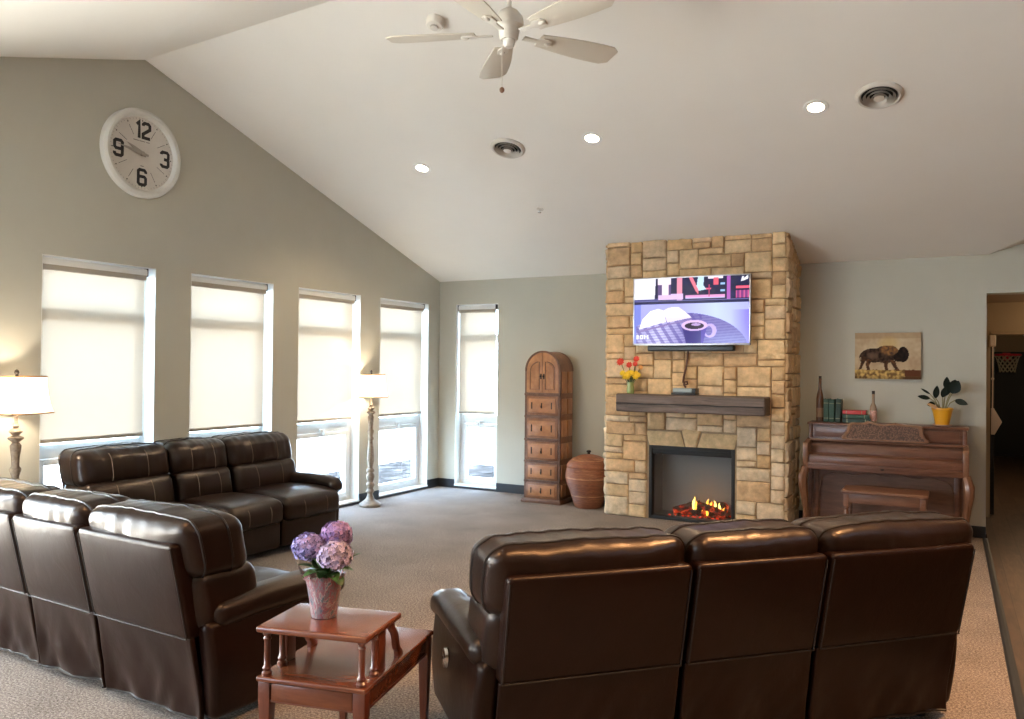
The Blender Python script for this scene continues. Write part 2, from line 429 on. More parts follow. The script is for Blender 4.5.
window(5,W5[1]-W5[0],(W5[0],0,0),0,'F')
t=roller(W5[1]-W5[0],(W5[0],0,0),0,'narrow cream roller shade in the far wall window left of the tall wooden chest')
for i,(a,b) in enumerate(WX): window(6+i,b-a,(0,a,0),R(90),'L')

# outside
def gravel():
    m,nt,b=newmat('grey_gravel'); v=coord(nt); g=nt.nodes.new('ShaderNodeTexVoronoi'); g.inputs['Scale'].default_value=9; nt.links.new(v,g.inputs['Vector'])
    nt.links.new(ramp(nt,g.outputs['Color'],[(.009,.0085,.0085),(.018,.017,.017),(.040,.038,.038)],[.2,.5,.85]),b.inputs['Base Color']); b.inputs['Roughness'].default_value=.95; b.inputs['Specular IOR Level'].default_value=.03
    bump(nt,b,g.outputs['Distance'],1,.03); return m
M['gravel']=gravel(); M['concrete']=plain('pale_concrete',(.62,.60,.56),.9,var=.06,scale=4)
mb=MB(); mb.box(-40,-40,-.5,40,40,-.2); struct(mb.build('ground',M['concrete'],smooth=False))
mb=MB(); mb.box(-2.7,-30,-.21,-.8,3.2,-.14); mb.box(-.8,1.0,-.21,5.4,3.2,-.14); struct(mb.build('ground_gravel_bed',M['gravel'],smooth=False))

# hall and dark room behind the far wall
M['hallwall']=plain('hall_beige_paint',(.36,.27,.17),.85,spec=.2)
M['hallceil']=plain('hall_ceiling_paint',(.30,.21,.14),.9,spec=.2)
mb=MB()
DH=1.885; DY=1.25
mb.box(5.80,TH,-.12,5.922,DY,2.75)
mb.box(5.80,DY,-.12,6.0,DY+.12,2.75); mb.box(6.0,DY,DH+.035,7.2,DY+.12,2.75); mb.box(7.2,DY,-.12,XR,DY+.12,2.75); mb.box(XR,TH,-.12,XR+.12,DY+.12,2.75)
struct(mb.build('wall_hall',M['hallwall'],smooth=False))
mb=MB(); mb.box(5.8,TH-.02,2.215,XR+.12,DY+.02,2.75); struct(mb.build('ceiling_hall',M['hallceil'],smooth=False))
mb=MB(); mb.box(6.0,DY-.015,DH,7.2,DY+.13,DH+.035); struct(mb.build('trim_2',M['hallwall'],bevel=.004))
mb=MB(); mb.box(5.6,DY+.12,-.12,5.72,8.6,2.6); mb.box(XR,DY+.12,-.12,XR+.12,8.6,2.6); mb.box(5.6,8.4,-.12,XR+.12,8.6,2.6)
struct(mb.build('wall_back_room',M['hallwall'],smooth=False))
mb=MB(); mb.box(5.5,DY+.02,2.45,XR+.2,8.7,2.8); struct(mb.build('ceiling_back_room',M['hallceil'],smooth=False))
mb=MB(); mb.box(5.6,TH,-.12,5.94,8.6,-.002); struct(mb.build('floor_back_strip',M['plank'],smooth=False))
dr=sempty('door_1',(0,0,0))
mb=MB(); mb.box(6.002,DY+.14,.008,6.042,DY+1.0,DH-.01); mb.build('door_leaf',M['dark'],dr,bevel=.004)
dr=sempty('door_2',(0,0,0))
mb=MB(); mb.box(5.75,8.33,.0,7.38,8.395,1.86); mb.box(7.42,8.33,.0,9.1,8.395,1.86); mb.build('door_panel',M['dark'],dr,bevel=.006)
# basketball hoop on the dark doors
t=thing('basketball_hoop','red rimmed basketball hoop with white net in the dark room past the doorway','basketball hoop',(6.51,8.05,1.80),0)
mb=MB(); mb.tube([(.20*math.cos(2*PI*k/28),.20*math.sin(2*PI*k/28),0) for k in range(28)],.017,8,closed=True); mb.tube([(0,.20,0),(0,.275,-.01)],.016); mb.box(-.06,.262,-.09,.06,.279,.04)
M['red']=plain('bright_red_enamel',(.85,.05,.09),.4); mb.build('rim',M['red'],t)
M['net']=plain('white_net_cord',(.75,.70,.55),.8)
mb=MB()
for k in range(12):
    for sg in (-1,1):
        pts=[]
        for j in range(7):
            a=2*PI*(k+sg*j*.5)/12; r=.195-.022*j+.0016*j*j; pts.append((r*math.cos(a),r*math.sin(a),-.05*j))
        mb.tube(pts,.006,5)
mb.build('net',M['net'],t)
# pendant on a cord by the doorway
t=thing('hanging_pendant','pale diamond pendant on a long thin cord hanging at the dark doorway','pendant',(6.016,1.16,1.79),0)
M['pale']=plain('pale_peach_plastic',(.62,.50,.38),.5)
mb=MB(); mb.rbox(-.03,-.02,-.03,.03,.07,.09,.012); mb.build('mount',M['pale'],t)
mb=MB(); mb.tube([(0,.0,-.03),(.002,.0,-.35),(0,.0,-.68)],.006,6); mb.ball((0,0,-.36),.014); mb.build('cord',M['pale'],t)
mb=MB(); mb.prism([(-.012,-.66),(.012,-.66),(.085,-.80),(.02,-.93),(-.012,-.93)],'y',-.012,.012); mb.build('diamond_paddle',M['pale'],t,bevel=.006)

# ------------------------------------------------------------------ fireplace
FX0,FX1,FY=2.523,4.298,-.673
OX0,OX1,OZ=2.985,3.84,.735
fire=thing('fireplace','tan stone fireplace rising to the ceiling with a timber mantel and glowing electric fire','fireplace',(0,0,0))
PAL=[(.54,.37,.20),(.58,.41,.23),(.52,.35,.185),(.61,.45,.27),(.56,.39,.22),(.51,.34,.19),(.59,.43,.25),(.57,.43,.28),(.54,.36,.20)]
st=MB()
def stone(u0,u1,z0,z1,face,rnd):
    """one rough block. face 'f' front, 'r' right side, 'l' left side; polygon allowed through quads"""
    g=.0032; pr=rnd.uniform(.012,.030); n=max(2,int((u1-u0)/.035)); m=max(2,int((z1-z0)/.035)); sd=rnd.uniform(0,100)
    c=Vector(rnd.choice(PAL)); k=rnd.uniform(1.08,1.24)
    if z1<1.05 and rnd.random()<.55: c=c.lerp(Vector((.60,.50,.37)),.55)
    c=c*k; st.col=(c.x,c.y,c.z,1)
    us=[u0+g]+[u0+g+.008+(u1-u0-2*g-.016)*i/n for i in range(n+1)]+[u1-g]
    zs=[z0+g]+[z0+g+.008+(z1-z0-2*g-.016)*i/m for i in range(m+1)]+[z1-g]
    vs=[];fs=[];nu=len(us);nz=len(zs)
    for j,z in enumerate(zs):
        for i,u in enumerate(us):
            edge=i in(0,nu-1) or j in(0,nz-1)
            d=pr+(noise.noise(Vector((u*14+sd,z*14,sd)))*.012+noise.noise(Vector((u*42+sd,z*42,sd)))*.009) if not edge else pr*.35
            jx=noise.noise(Vector((z*9,sd,u*3)))*.004; jz=noise.noise(Vector((u*9,sd+7,z*3)))*.004
            uu=u+jx; z2=z+jz
            if face=='f': p=(uu,FY-d,z2)
            elif face=='r': p=(FX1+d,uu,z2)
            else: p=(FX0-d,uu,z2)
            lim=H0-SL*p[1]-.004
            vs.append((p[0],p[1],min(p[2],lim)))
    for j in range(nz-1):
        for i in range(nu-1): fs.append((j*nu+i,j*nu+i+1,(j+1)*nu+i+1,(j+1)*nu+i))
    # border skirt back to the wall of mortar
    ring=[i for i in range(nu)]+[j*nu+nu-1 for j in range(1,nz)]+[(nz-1)*nu+i for i in range(nu-2,-1,-1)]+[j*nu for j in range(nz-2,0,-1)]
    o=len(vs)
    for r in ring:
        x,y,z=vs[r]
        if face=='f': y=FY+.01
        elif face=='r': x=FX1-.01
        else: x=FX0+.01
        vs.append((x,y,min(z,H0-SL*y-.004)))
    L=len(ring)
    for i in range(L): fs.append((ring[i],o+i,o+(i+1)%L,ring[(i+1)%L]))
    st.add(vs,fs)
def ashlar(u0,u1,z0,z1,face,seed,blocked=None,cut=None):
    rnd=random.Random(seed); nc=round((u1-u0)/.063); nr=round((z1-z0)/.063); du=(u1-u0)/nc; dz=(z1-z0)/nr
    occ=[[False]*nc for _ in range(nr)]
    if blocked:
        for j in range(nr):
            for i in range(nc):
                if blocked(u0+(i+.5)*du,z0+(j+.5)*dz): occ[j][i]=True
    S_=[(4,2),(5,2),(5,2),(3,2),(6,2),(4,1),(6,1),(3,1),(3,2),(4,2),(4,3),(3,3),(5,2),(5,3)] if face=='f' else [(3,2),(4,2),(5,2),(4,3),(3,3),(4,1),(3,2),(5,3)]
    for j in range(nr):
        for i in range(nc):
            if occ[j][i]: continue
            o=S_[:]; rnd.shuffle(o); o+=[(3,1),(2,2),(2,1),(1,2),(1,1)]
            for (w,h) in o:
                if i+w>nc or j+h>nr: continue
                if any(occ[j+b][i+a] for a in range(w) for b in range(h)): continue
                # no slivers left beside it
                r=i+w
                if r<nc and not occ[j][r] and (r+1>=nc or occ[j][r+1]) : continue
                for a in range(w):
                    for b in range(h): occ[j+b][i+a]=True
                zz0=z0+j*dz
                if cut and zz0>cut(u0+(i)*du): break
                stone(u0+i*du,u0+(i+w)*du,zz0,zz0+h*dz,face,rnd); break
            else:
                occ[j][i]=True; stone(u0+i*du,u0+(i+1)*du,z0+j*dz,z0+(j+1)*dz,face,rnd)
VZ=.93
ashlar(FX0,FX1,0,2.80,'f',11,lambda x,z:(OX0<x<OX1 and z<OZ) or (OX0-.03<x<OX1+.03 and z<VZ-.03 and z>OZ-.02))
ashlar(FY,-.0,0,2.80,'r',23,cut=lambda y:H0-SL*y-.01)
ashlar(FY,-.0,0,2.80,'l',31,cut=lambda y:H0-SL*y-.01)
# three flared arch stones over the opening
rnd=random.Random(5)
def vouss(poly):
    pr=.026; c=Vector((.60,.43,.24))*rnd.uniform(.95,1.05); st.col=(c.x,c.y,c.z,1); sd=rnd.uniform(0,50)
    (a,b,c_,d)=[Vector(p) for p in poly]; n,m=10,4; vs=[]; fs=[]
    for j in range(m+1):
        for i in range(n+1):
            p=a.lerp(b,i/n).lerp(d.lerp(c_,i/n),j/m); e=i in(0,n) or j in(0,m)
            q=pr*.4 if e else pr+noise.noise(Vector((p.x*14+sd,p.y*14,sd)))*.010
            vs.append((p.x,FY-q,p.y))
    for j in range(m):
        for i in range(n): fs.append((j*(n+1)+i,j*(n+1)+i+1,(j+1)*(n+1)+i+1,(j+1)*(n+1)+i))
    ring=list(range(n+1))+[j*(n+1)+n for j in range(1,m+1)]+[m*(n+1)+i for i in range(n-1,-1,-1)]+[j*(n+1) for j in range(m-1,0,-1)]
    o=len(vs); vs+=[(vs[r][0],FY+.01,vs[r][2]) for r in ring]; L=len(ring)
    for i in range(L): fs.append((ring[i],o+i,o+(i+1)%L,ring[(i+1)%L]))
    st.add(vs,fs)
g=.005
vouss([(OX0+.01,OZ),(3.355-g,OZ),(3.315-g,VZ-.055),(OX0-.03,VZ-.055)])
vouss([(3.355+g,OZ),(3.475-g,OZ),(3.52-g,VZ-.02),(3.315+g,VZ-.02)])
vouss([(3.475+g,OZ),(OX1-.01,OZ),(OX1+.03,VZ-.055),(3.52+g,VZ-.055)])
st.build('stone_surround',M['stone'],fire,angle=60,colattr=True)
core=MB()
e=.004
def cbox(x0,x1,y0,y1,z0,top=None):
    if top is not None: core.box(x0,y0,z0,x1,y1,top)
    else: core.prism([(y0,z0),(y1,z0),(y1,ceilz(y1)-.006),(y0,ceilz(y0)-.006)],'x',x0,x1)
cbox(FX0+e,OX0,FY+e,0,0); cbox(OX1,FX1-e,FY+e,0,0); cbox(OX0,OX1,FY+e,0,OZ); cbox(OX0,OX1,FY+.36,0,0,OZ)
core.build('mortar_bed',M['mortar'],fire,smooth=False)
# mantel beam
def mf(p):
    q=p.copy(); q.z+=noise.noise(Vector((p.x*3,p.y*9,p.z*9)))*.007; q.y+=noise.noise(Vector((p.x*4+9,p.y*9,p.z*12)))*.006; return q
mb=MB(); mb.rbox(2.725,-.93,1.075,4.165,FY-.005,1.247,.014,2,40,fn=mf)
man=mb.build('mantel',M['mantel'],fire)
mb=MB(); mb.tube([(2.73+1.42*k/30,-.934+noise.noise(Vector((k*.4,0,0)))*.002,1.155+noise.noise(Vector((k*.25,3,0)))*.008) for k in range(31)],.0045,5); mb.build('split_crack',M['dark'],man)
# firebox
fb=MB(); fy=FY-.004
fb.box(OX0+.002,fy,.003,OX0+.034,FY+.07,OZ-.004); fb.box(OX1-.034,fy,.003,OX1-.002,FY+.07,OZ-.004); fb.box(OX0+.034,fy,OZ-.034,OX1-.034,FY+.07,OZ-.004); fb.box(OX0+.034,fy,.003,OX1-.034,FY+.07,.035)
fo=fb.build('firebox_frame',M['dark'],fire,bevel=.004)
M['fb_grey']=plain('grey_firebox_metal',(.30,.33,.335),.5,.2)
M['fb_side']=plain('dark_grey_firebox_side',(.13,.14,.15),.5,.2)
mb=MB(); yb=FY+.345; x0,x1=OX0+.034,OX1-.034
mb.box(x0,yb-.01,.035,x1,yb,OZ-.034); mb.build('firebox_back',M['fb_grey'],fire,smooth=False)
mb=MB(); mb.box(x0-.02,FY+.07,.012,x0+.002,yb,OZ-.012); mb.box(x1-.002,FY+.07,.012,x1+.02,yb,OZ-.012); mb.box(x0,FY+.07,OZ-.036,x1,yb,OZ-.012); mb.box(x0,FY+.07,.012,x1,yb,.036); mb.build('firebox_lining',M['fb_side'],fire,smooth=False)
mb=MB(); mb.box(x0,FY+.015,OZ-.085,x1,FY+.03,OZ-.034); mb.box(x0,FY+.005,OZ-.062,x1,FY+.015,OZ-.054); mb.build('air_louver',M['dark'],fo,bevel=.002)
mb=MB(); mb.box(x0,FY+.045,.035,x1,FY+.05,OZ-.085); mb.build('firebox_glass',M['fireglass'],fire,smooth=False)
def ember():
    m,nt,b=newmat('charred_log_with_embers'); v=coord(nt); n=noisen(nt,v,16,4,.6)
    b.inputs['Base Color'].default_value=(.035,.022,.016,1); b.inputs['Roughness'].default_value=.9
    nt.links.new(ramp(nt,n,[(0,0,0),(.5,.02,.0),(1,.16,.03),(1,.42,.1)],[.50,.58,.68,.8]),b.inputs['Emission Color']); b.inputs['Emission Strength'].default_value=.42
    bump(nt,b,n,.6,.02); return m
M['log']=ember()
M['flame']=emis('orange_flame',(1,.36,.04),1.6); M['flame2']=emis('yellow_flame_core',(1,.62,.12),2.2); M['glow']=emis('red_ember_bed',(.9,.06,.02),.5)
def log(pts,r):
    mb=MB(); pts=[Vector(p) for p in pts]; L=[]; n=12
    for i in range(n+1):
        t=i/n*(len(pts)-1); k=min(int(t),len(pts)-2); L.append(pts[k].lerp(pts[k+1],t-k)+Vector((0,noise.noise(Vector((i*.5,r*90,0)))*.006,noise.noise(Vector((i*.6,5,r*70)))*.008)))
    mb.tube(L,[r*(1+.18*noise.noise(Vector((i*.9,r*50,1)))) for i in range(n+1)],10); mb.build('log',M['log'],fire)
ly=FY+.19
log([(3.20,ly-.05,.075),(3.47,ly-.02,.17)],.034); log([(3.34,ly+.05,.085),(3.66,ly+.06,.15),(3.72,ly+.06,.12)],.036); log([(3.45,ly-.06,.16),(3.72,ly-.05,.09)],.033); log([(3.22,ly+.02,.07),(3.7,ly+.0,.07)],.04); log([(3.5,ly-.07,.065),(3.58,ly+.06,.16)],.026)
mb=MB()
for i in range(60):
    x=3.19+.56*random.random(); yv_=ly-.11+.2*random.random(); r=random.uniform(.012,.024); mb.ball((x,yv_,.043),r,6,4,(1.2,1,.7))
mb.build('ember_bed',M['log'],fire)
for i in range(10):
    x=3.2+.05*i+random.uniform(-.02,.02); mb=MB(); mb.ball((x,ly-.115+random.uniform(-.01,.01),.045),.009,6,4,(1.6,1,.8)); mb.build('coal',M['glow'],fire)
def flame(x,y,z,h,w,m='flame'):
    mb=MB(); n=9; pts=[]; rr=[]
    for i in range(n+1):
        t=i/n; pts.append((x+math.sin(t*4+x*40)*.012*t,y,z+h*t)); rr.append(max(.0006,w*(math.sin(PI*min(1,(t*.85+.12)))**1.2)*(1-t*.55)))
    mb.tube(pts,rr,8); mb.build('flame',M[m],fire)
for (x,z,h,w,m) in [(3.405,.105,.135,.020,'flame2'),(3.425,.105,.09,.018,'flame'),(3.545,.15,.075,.015,'flame'),(3.575,.145,.06,.014,'flame'),(3.615,.13,.085,.017,'flame2'),(3.665,.11,.085,.016,'flame2'),(3.70,.095,.055,.012,'flame'),(3.54,.055,.07,.024,'flame'),(3.50,.06,.05,.016,'flame')]:
    flame(x,ly-.05,z,h,w,m)

# ------------------------------------------------------------------ television and what stands on the mantel
def ell(u,v,cx,cy,rx,ry): return ((u-cx)/rx)**2+((v-cy)/ry)**2
def inpoly(u,v,P):
    c=False; n=len(P); j=n-1
    for i in range(n):
        if (P[i][1]>v)!=(P[j][1]>v) and u<(P[j][0]-P[i][0])*(v-P[i][1])/(P[j][1]-P[i][1])+P[i][0]: c=not c
        j=i
    return c
GL={'B':['110','101','110','101','110'],'O':['111','101','101','101','111'],'M':['10001','11011','10101','10001','10001']}
def text_at(u,t,s,x0,y0,cw,ch):
    cx=x0
    for ch_ in s:
        g=GL[ch_]; w=len(g[0])
        if cx<=u<cx+w*cw and y0<=t<y0+5*ch:
            if g[int((t-y0)/ch)][int((u-cx)/cw)]=='1': return True
        cx+=(w+1)*cw
    return False
def tvcol(u,t):
    def h(c): return tuple((x/255)**2.2 for x in c)
    n=noise.noise(Vector((u*16,t*9,3)))
    if text_at(u,t,'BOM',.022,.865,.0085,.0135): return h((250,250,255))
    if t<.345:
        c=h((28,30,78))
        if u<.195-.03*t and t<.315: c=h((238,238,255))
        elif u<.22 and t>.31: c=h((70,70,130))
        elif .215<u<.33 and t<.26: c=h((250,225,240)) if (t<.1 or (.25<u<.31)) else h((90,70,120))
        elif .22<u<.44 and .24<t<.33: c=h((215,185,235))
        elif .385<u<.43: c=h((225,140,165)) if t<.31 else h((180,140,190))
        elif inpoly(u,t,[(.49,0),(.52,0),(.575,.2),(.575,.27),(.545,.2)]): c=h((235,120,140))
        elif inpoly(u,t,[(.57,0),(.62,0),(.615,.13),(.64,.19),(.57,.21),(.555,.15)]): c=h((190,225,250))
        elif .66<u<.67 and .12<t<.3: c=h((190,60,110))
        elif .575<u<.68 and .17<t<.195: c=h((225,100,130))
        elif .70<u<.745 and .02<t<.13: c=h((225,90,110))
        elif .655<u<.78 and t<.03: c=h((245,235,255))
        elif .76<u<.80 and (.10<t<.13 or .2<t<.23): c=h((150,190,240))
        elif .815<u<.845: c=h((170,90,180))
        elif .925<u<.99 and t<.095 and inpoly(u,t,[(.93,.09),(.94,.02),(.955,.02),(.95,.05),(.99,.0),(.995,.05),(.96,.075)]): c=h((245,245,255))
        elif u>.89 and .155<t<.19: c=h((240,90,120))
        elif u>.89 and .22<t<.33: c=h((120,45,120)) if (u*30)%1<.6 else h((200,80,140))
        elif .46<u<.80 and .27<t<.325: c=h((225,150,205)) if t<.31 else h((190,190,235))
        else:
            k=.6+.8*max(0,n); c=tuple(x*k for x in c)
        return c
    if t<.395: return h((24,24,70)) if t>.355 else h((120,120,190))
    # below the rail
    L=[(.045,.78),(.075,.63),(.15,.50),(.22,.465),(.265,.495),(.29,.665)]; Rr=[(.265,.495),(.32,.45),(.40,.445),(.46,.52),(.515,.61),(.30,.68)]
    if ell(u,t,.54,.735,.085,.052)<1:
        return h((40,25,50)) if ell(u,t,.555,.715,.04,.02)>1 else h((180,150,205))
    if ell(u,t,.54,.728,.112,.082)<1: return h((215,180,235))
    if inpoly(u,t,[(.43,.74),(.65,.74),(.615,1.01),(.47,1.01)]): return h((58,45,120)) if u<.6 else h((85,65,160))
    if ell(u,t,.675,.81,.055,.105)<1 and ell(u,t,.665,.815,.030,.07)>1: return h((190,165,240))
    if inpoly(u,t,L): return h((250,246,255))
    if inpoly(u,t,Rr): return h((248,232,250)) if t<.6 else h((232,215,240))
    if t<.82 and inpoly(u,t,[(.04,.80),(.30,.70),(.52,.625),(.52,.645),(.30,.725),(.045,.83)]): return h((130,110,170))
    if ell(u,t,.44,1.12,.56,.585)<1 and u>.02:
        s=(math.sin((u*12.5-t*4.6)*2*PI)>-.2); q=math.sin((t*24+u*3)*2*PI)>-.2
        lit=max(0,1-abs(u-.22)/.32)
        c=Vector(h((78,62,150))); w=Vector(h((205,200,245)))
        k=(.15+.8*lit)*(1 if s else .35)*(1 if q else .6)
        if u>.6: k=.10+.10*q
        c=c.lerp(w,min(1,k)); return tuple(c)
    k=min(1,max(0,(u-.35)/.6)); a=Vector(h((165,165,240))).lerp(Vector(h((190,205,248))),max(0,1-abs(u-.72)/.3))
    if u>.85: a=a.lerp(Vector(h((110,85,205))),(u-.85)/.2*(t>.5))
    if u<.06: a=Vector(h((120,130,215)))
    return tuple(a)
TX0,TX1,TZ0,TZ1,TY=2.853,4.003,1.728,2.396,-.80
tv=thing('television','wide flat television showing a coffee cup and open book, mounted on the stone chimney','television',((TX0+TX1)/2,FY,2.06))
ox,oy,oz=(TX0+TX1)/2,FY,2.06
mb=MB(); mb.rbox(TX0-ox,TY-oy,TZ0-oz,TX1-ox,TY+.035-oy,TZ1-oz,.006,2,2); mb.build('housing',M['plastic'],tv)
mb=MB(); b=.012; y0=TY-.006-oy
for (a,c,d,f) in ((TX0,TZ0,TX1,TZ0+.018),(TX0,TZ1-b,TX1,TZ1),(TX0,TZ0,TX0+b,TZ1),(TX1-b,TZ0,TX1,TZ1)): mb.box(a-ox,y0,c-oz,d-ox,TY+.004-oy,f-oz)
mb.build('bezel',M['silver'],tv,bevel=.002)
mb=MB(); NX,NZ=240,138; xa,xb,za,zb=TX0+b-ox,TX1-b-ox,TZ0+.018-oz,TZ1-b-oz
for j in range(NZ+1):
    for i in range(NX+1):
        c=tvcol(i/NX,1-j/NZ); mb.v.append((xa+(xb-xa)*i/NX,TY-.002-oy,za+(zb-za)*j/NZ)); mb.c.append((c[0],c[1],c[2],1))
for j in range(NZ):
    for i in range(NX): mb.f.append((j*(NX+1)+i,j*(NX+1)+i+1,(j+1)*(NX+1)+i+1,(j+1)*(NX+1)+i)); mb.mi.append(0)
M['screen']=attrmat('television_screen',.12,.5)
mb.build('screen',M['screen'],tv,smooth=False,colattr=True)
mb=MB(); mb.box(-.2,TY+.035-oy,-.15,.2,-.012,.15); mb.build('wall_mount',M['dark'],tv,bevel=.004)
sb=thing('soundbar','long black soundbar fixed on the stone under the television','soundbar',((2.985+3.85)/2,FY,1.70))
mb=MB(); mb.rbox(-.425,-.10,-.028,.425,-.02,.028,.012,3,4); mb.build('bar_body',M['plastic'],sb)
mb=MB(); mb.box(-.3,-.02,-.02,-.24,0,.02); mb.box(.24,-.02,-.02,.3,0,.02); mb.build('bracket',M['dark'],sb)
M['cord']=plain('brown_cord',(.11,.045,.03),.6)
mb=MB(); pts=[(3.385,-.712,1.672),(3.383,-.716,1.6),(3.372,-.73,1.5),(3.355,-.742,1.42),(3.352,-.75,1.372),(3.375,-.76,1.345),(3.40,-.762,1.352),(3.395,-.765,1.375),(3.37,-.765,1.372),(3.365,-.762,1.345),(3.38,-.752,1.318)]
mb.tube(pts,.010,8); tag(mb.build('power_cord',M['cord']),'brown cord dropping from the soundbar to the grey box on the mantel','cord')
cb=thing('media_box','small grey media box on the middle of the timber mantel','media box',(3.385,-.80,1.2475))
M['boxgrey']=plain('blue_grey_plastic',(.30,.36,.38),.4)
mb=MB(); mb.rbox(-.115,-.075,.002,.125,.07,.022,.006,2,2); mb.build('base_plate',M['plastic'],cb)
mb=MB(); mb.rbox(-.10,-.07,.024,.085,.065,.066,.008,2,2); mb.build('upper_case',M['boxgrey'],cb)
mb=MB(); mb.rbox(.086,-.06,.024,.12,.065,.066,.004,2,2); mb.build('power_brick',M['plastic'],cb)
# flowers on the mantel
fl=thing('flower_vase','green glass vase of red and yellow flowers on the left end of the timber mantel','flower vase',(2.832,-.805,1.247))
M['vaseglass']=plain('green_glass',(.30,.36,.14),.12,0,.6)
mb=MB(); mb.lathe([(.032,.0),(.038,.02),(.036,.06),(.030,.09),(.036,.115),(.031,.115),(.025,.09),(.030,.06),(.0,.05)],seg=24,cap=True); mb.build('vase',M['vaseglass'],fl)
M['yellow']=plain('yellow_petals',(.85,.58,.02),.6); M['redp']=plain('red_petals',(.70,.05,.025),.6); M['leaf']=plain('leaf_green',(.06,.12,.03),.5,var=.3); M['salmon']=plain('peach_petals',(.75,.35,.10),.6)
def blossom(mb,c,r,n=9,lay=2,tilt=(0,-1,.35)):
    z=Vector(tilt).normalized(); x=z.orthogonal().normalized(); y=z.cross(x)
    for l in range(lay):
        for k in range(n):
            a=2*PI*(k+.5*l)/n; d=x*math.cos(a)+y*math.sin(a); s=x*-math.sin(a)+y*math.cos(a); rr=r*(1-.25*l); up=.25+.4*l
            C=Vector(c); w=rr*.32
            mb.add([C,C+d*rr*.55+s*w+z*rr*up*.5,C+d*rr+z*rr*up*.75,C+d*rr*.55-s*w+z*rr*up*.5],[(0,1,2,3)])
    mb.ball(c,r*.28,6,4)
stem=MB(); rd=MB(); ye=MB(); sa=MB()
for (x,y,z,r,b) in [(-.105,.0,.315,.045,rd),(-.02,.02,.285,.036,rd),(.06,.01,.345,.036,rd),(.05,0,.295,.03,rd),(.10,.02,.262,.030,sa)]:
    stem.tube([(0,0,.06),(x*.4,y*.5,.16),(x,y,z)],.0035,5); blossom(b,(x,y-.005,z),r)
for i in range(11):
    a=2*PI*i/11; r=.058 if i%2 else .075; x=r*math.cos(a)*1.05; y=r*.6*math.sin(a); z=.185+.02*math.sin(i*2.3); stem.tube([(0,0,.06),(x*.6,y*.6,.13),(x,y,z)],.003,5); blossom(ye,(x,y-.01,z),.036,8,2,(x*4,-1,.6))
blossom(ye,(0,-.04,.20),.04); blossom(ye,(-.02,-.03,.165),.035)
stem.build('stems',M['leaf'],fl); rd.build('red_flowers',M['redp'],fl,smooth=False); ye.build('yellow_flowers',M['yellow'],fl,smooth=False); sa.build('peach_flower',M['salmon'],fl,smooth=False)

# ------------------------------------------------------------------ tall arched chest
ch=thing('wooden_chest','tall narrow arched wooden chest with two doors above five drawers','chest',(1.675,-.27,0))
CW,CF,CBk,CA,CT=.218,-.18,.165,1.462,1.685
def archpoly(w,z0,zc,top,n=20):
    return [(-w,z0)]+[(-w*math.cos(PI*k/n),zc+(top-zc)*math.sin(PI*k/n)) for k in range(n+1)]+[(w,z0)]
mb=MB(); mb.prism(archpoly(CW-.006,.04,CA,CT-.008,24),'y',CF+.012,CBk); mb.build('carcase',M['chest_mid'],ch,angle=40)
mb=MB(); mb.prism([(-.245,0),(.245,0),(.245,.022),(.232,.045),(-.232,.045),(-.245,.022)],'y',CF-.028,CBk+.005); mb.build('plinth',M['chest_dark'],ch,bevel=.004)
# front frame: stiles, rails, arch rim
mb=MB(); mb.box(-CW,CF,.045,-CW+.022,CF+.02,CA); mb.box(CW-.022,CF,.045,CW,CF+.02,CA)
zs=[(1.185,1.215),(.941,.968),(.687,.712),(.445,.468),(.228,.250)]
for (a,b) in zs: mb.box(-CW,CF-.008,a,CW,CF+.02,b); mb.box(-CW,CF-.014,(a+b)/2-.005,CW,CF,(a+b)/2+.005)
n=24
for k in range(n):
    a0,a1=PI*k/n,PI*(k+1)/n; P=[]
    for (w,h) in ((CW,CT-CA),(CW-.018,CT-CA-.018)):
        P.append([(-w*math.cos(a),CA+h*math.sin(a)) for a in (a0,a1)])
    mb.prism([P[0][0],P[0][1],P[1][1],P[1][0]],'y',CF-.006,CF+.02)
mb.build('front_frame',M['chest_dark'],ch,smooth=False)
mb=MB()
for k in range(n):
    a0,a1=PI*k/n,PI*(k+1)/n; P=[]
    for (w,h) in ((CW-.002,CT-CA-.004),(CW-.014,CT-CA-.016)): P.append([(-w*math.cos(a),CA+h*math.sin(a)) for a in (a0,a1)])
    mb.prism([P[0][0],P[0][1],P[1][1],P[1][0]],'y',CBk-.03,CBk+.006)
mb.build('rear_arch_band',M['chest_dark'],ch,smooth=False)
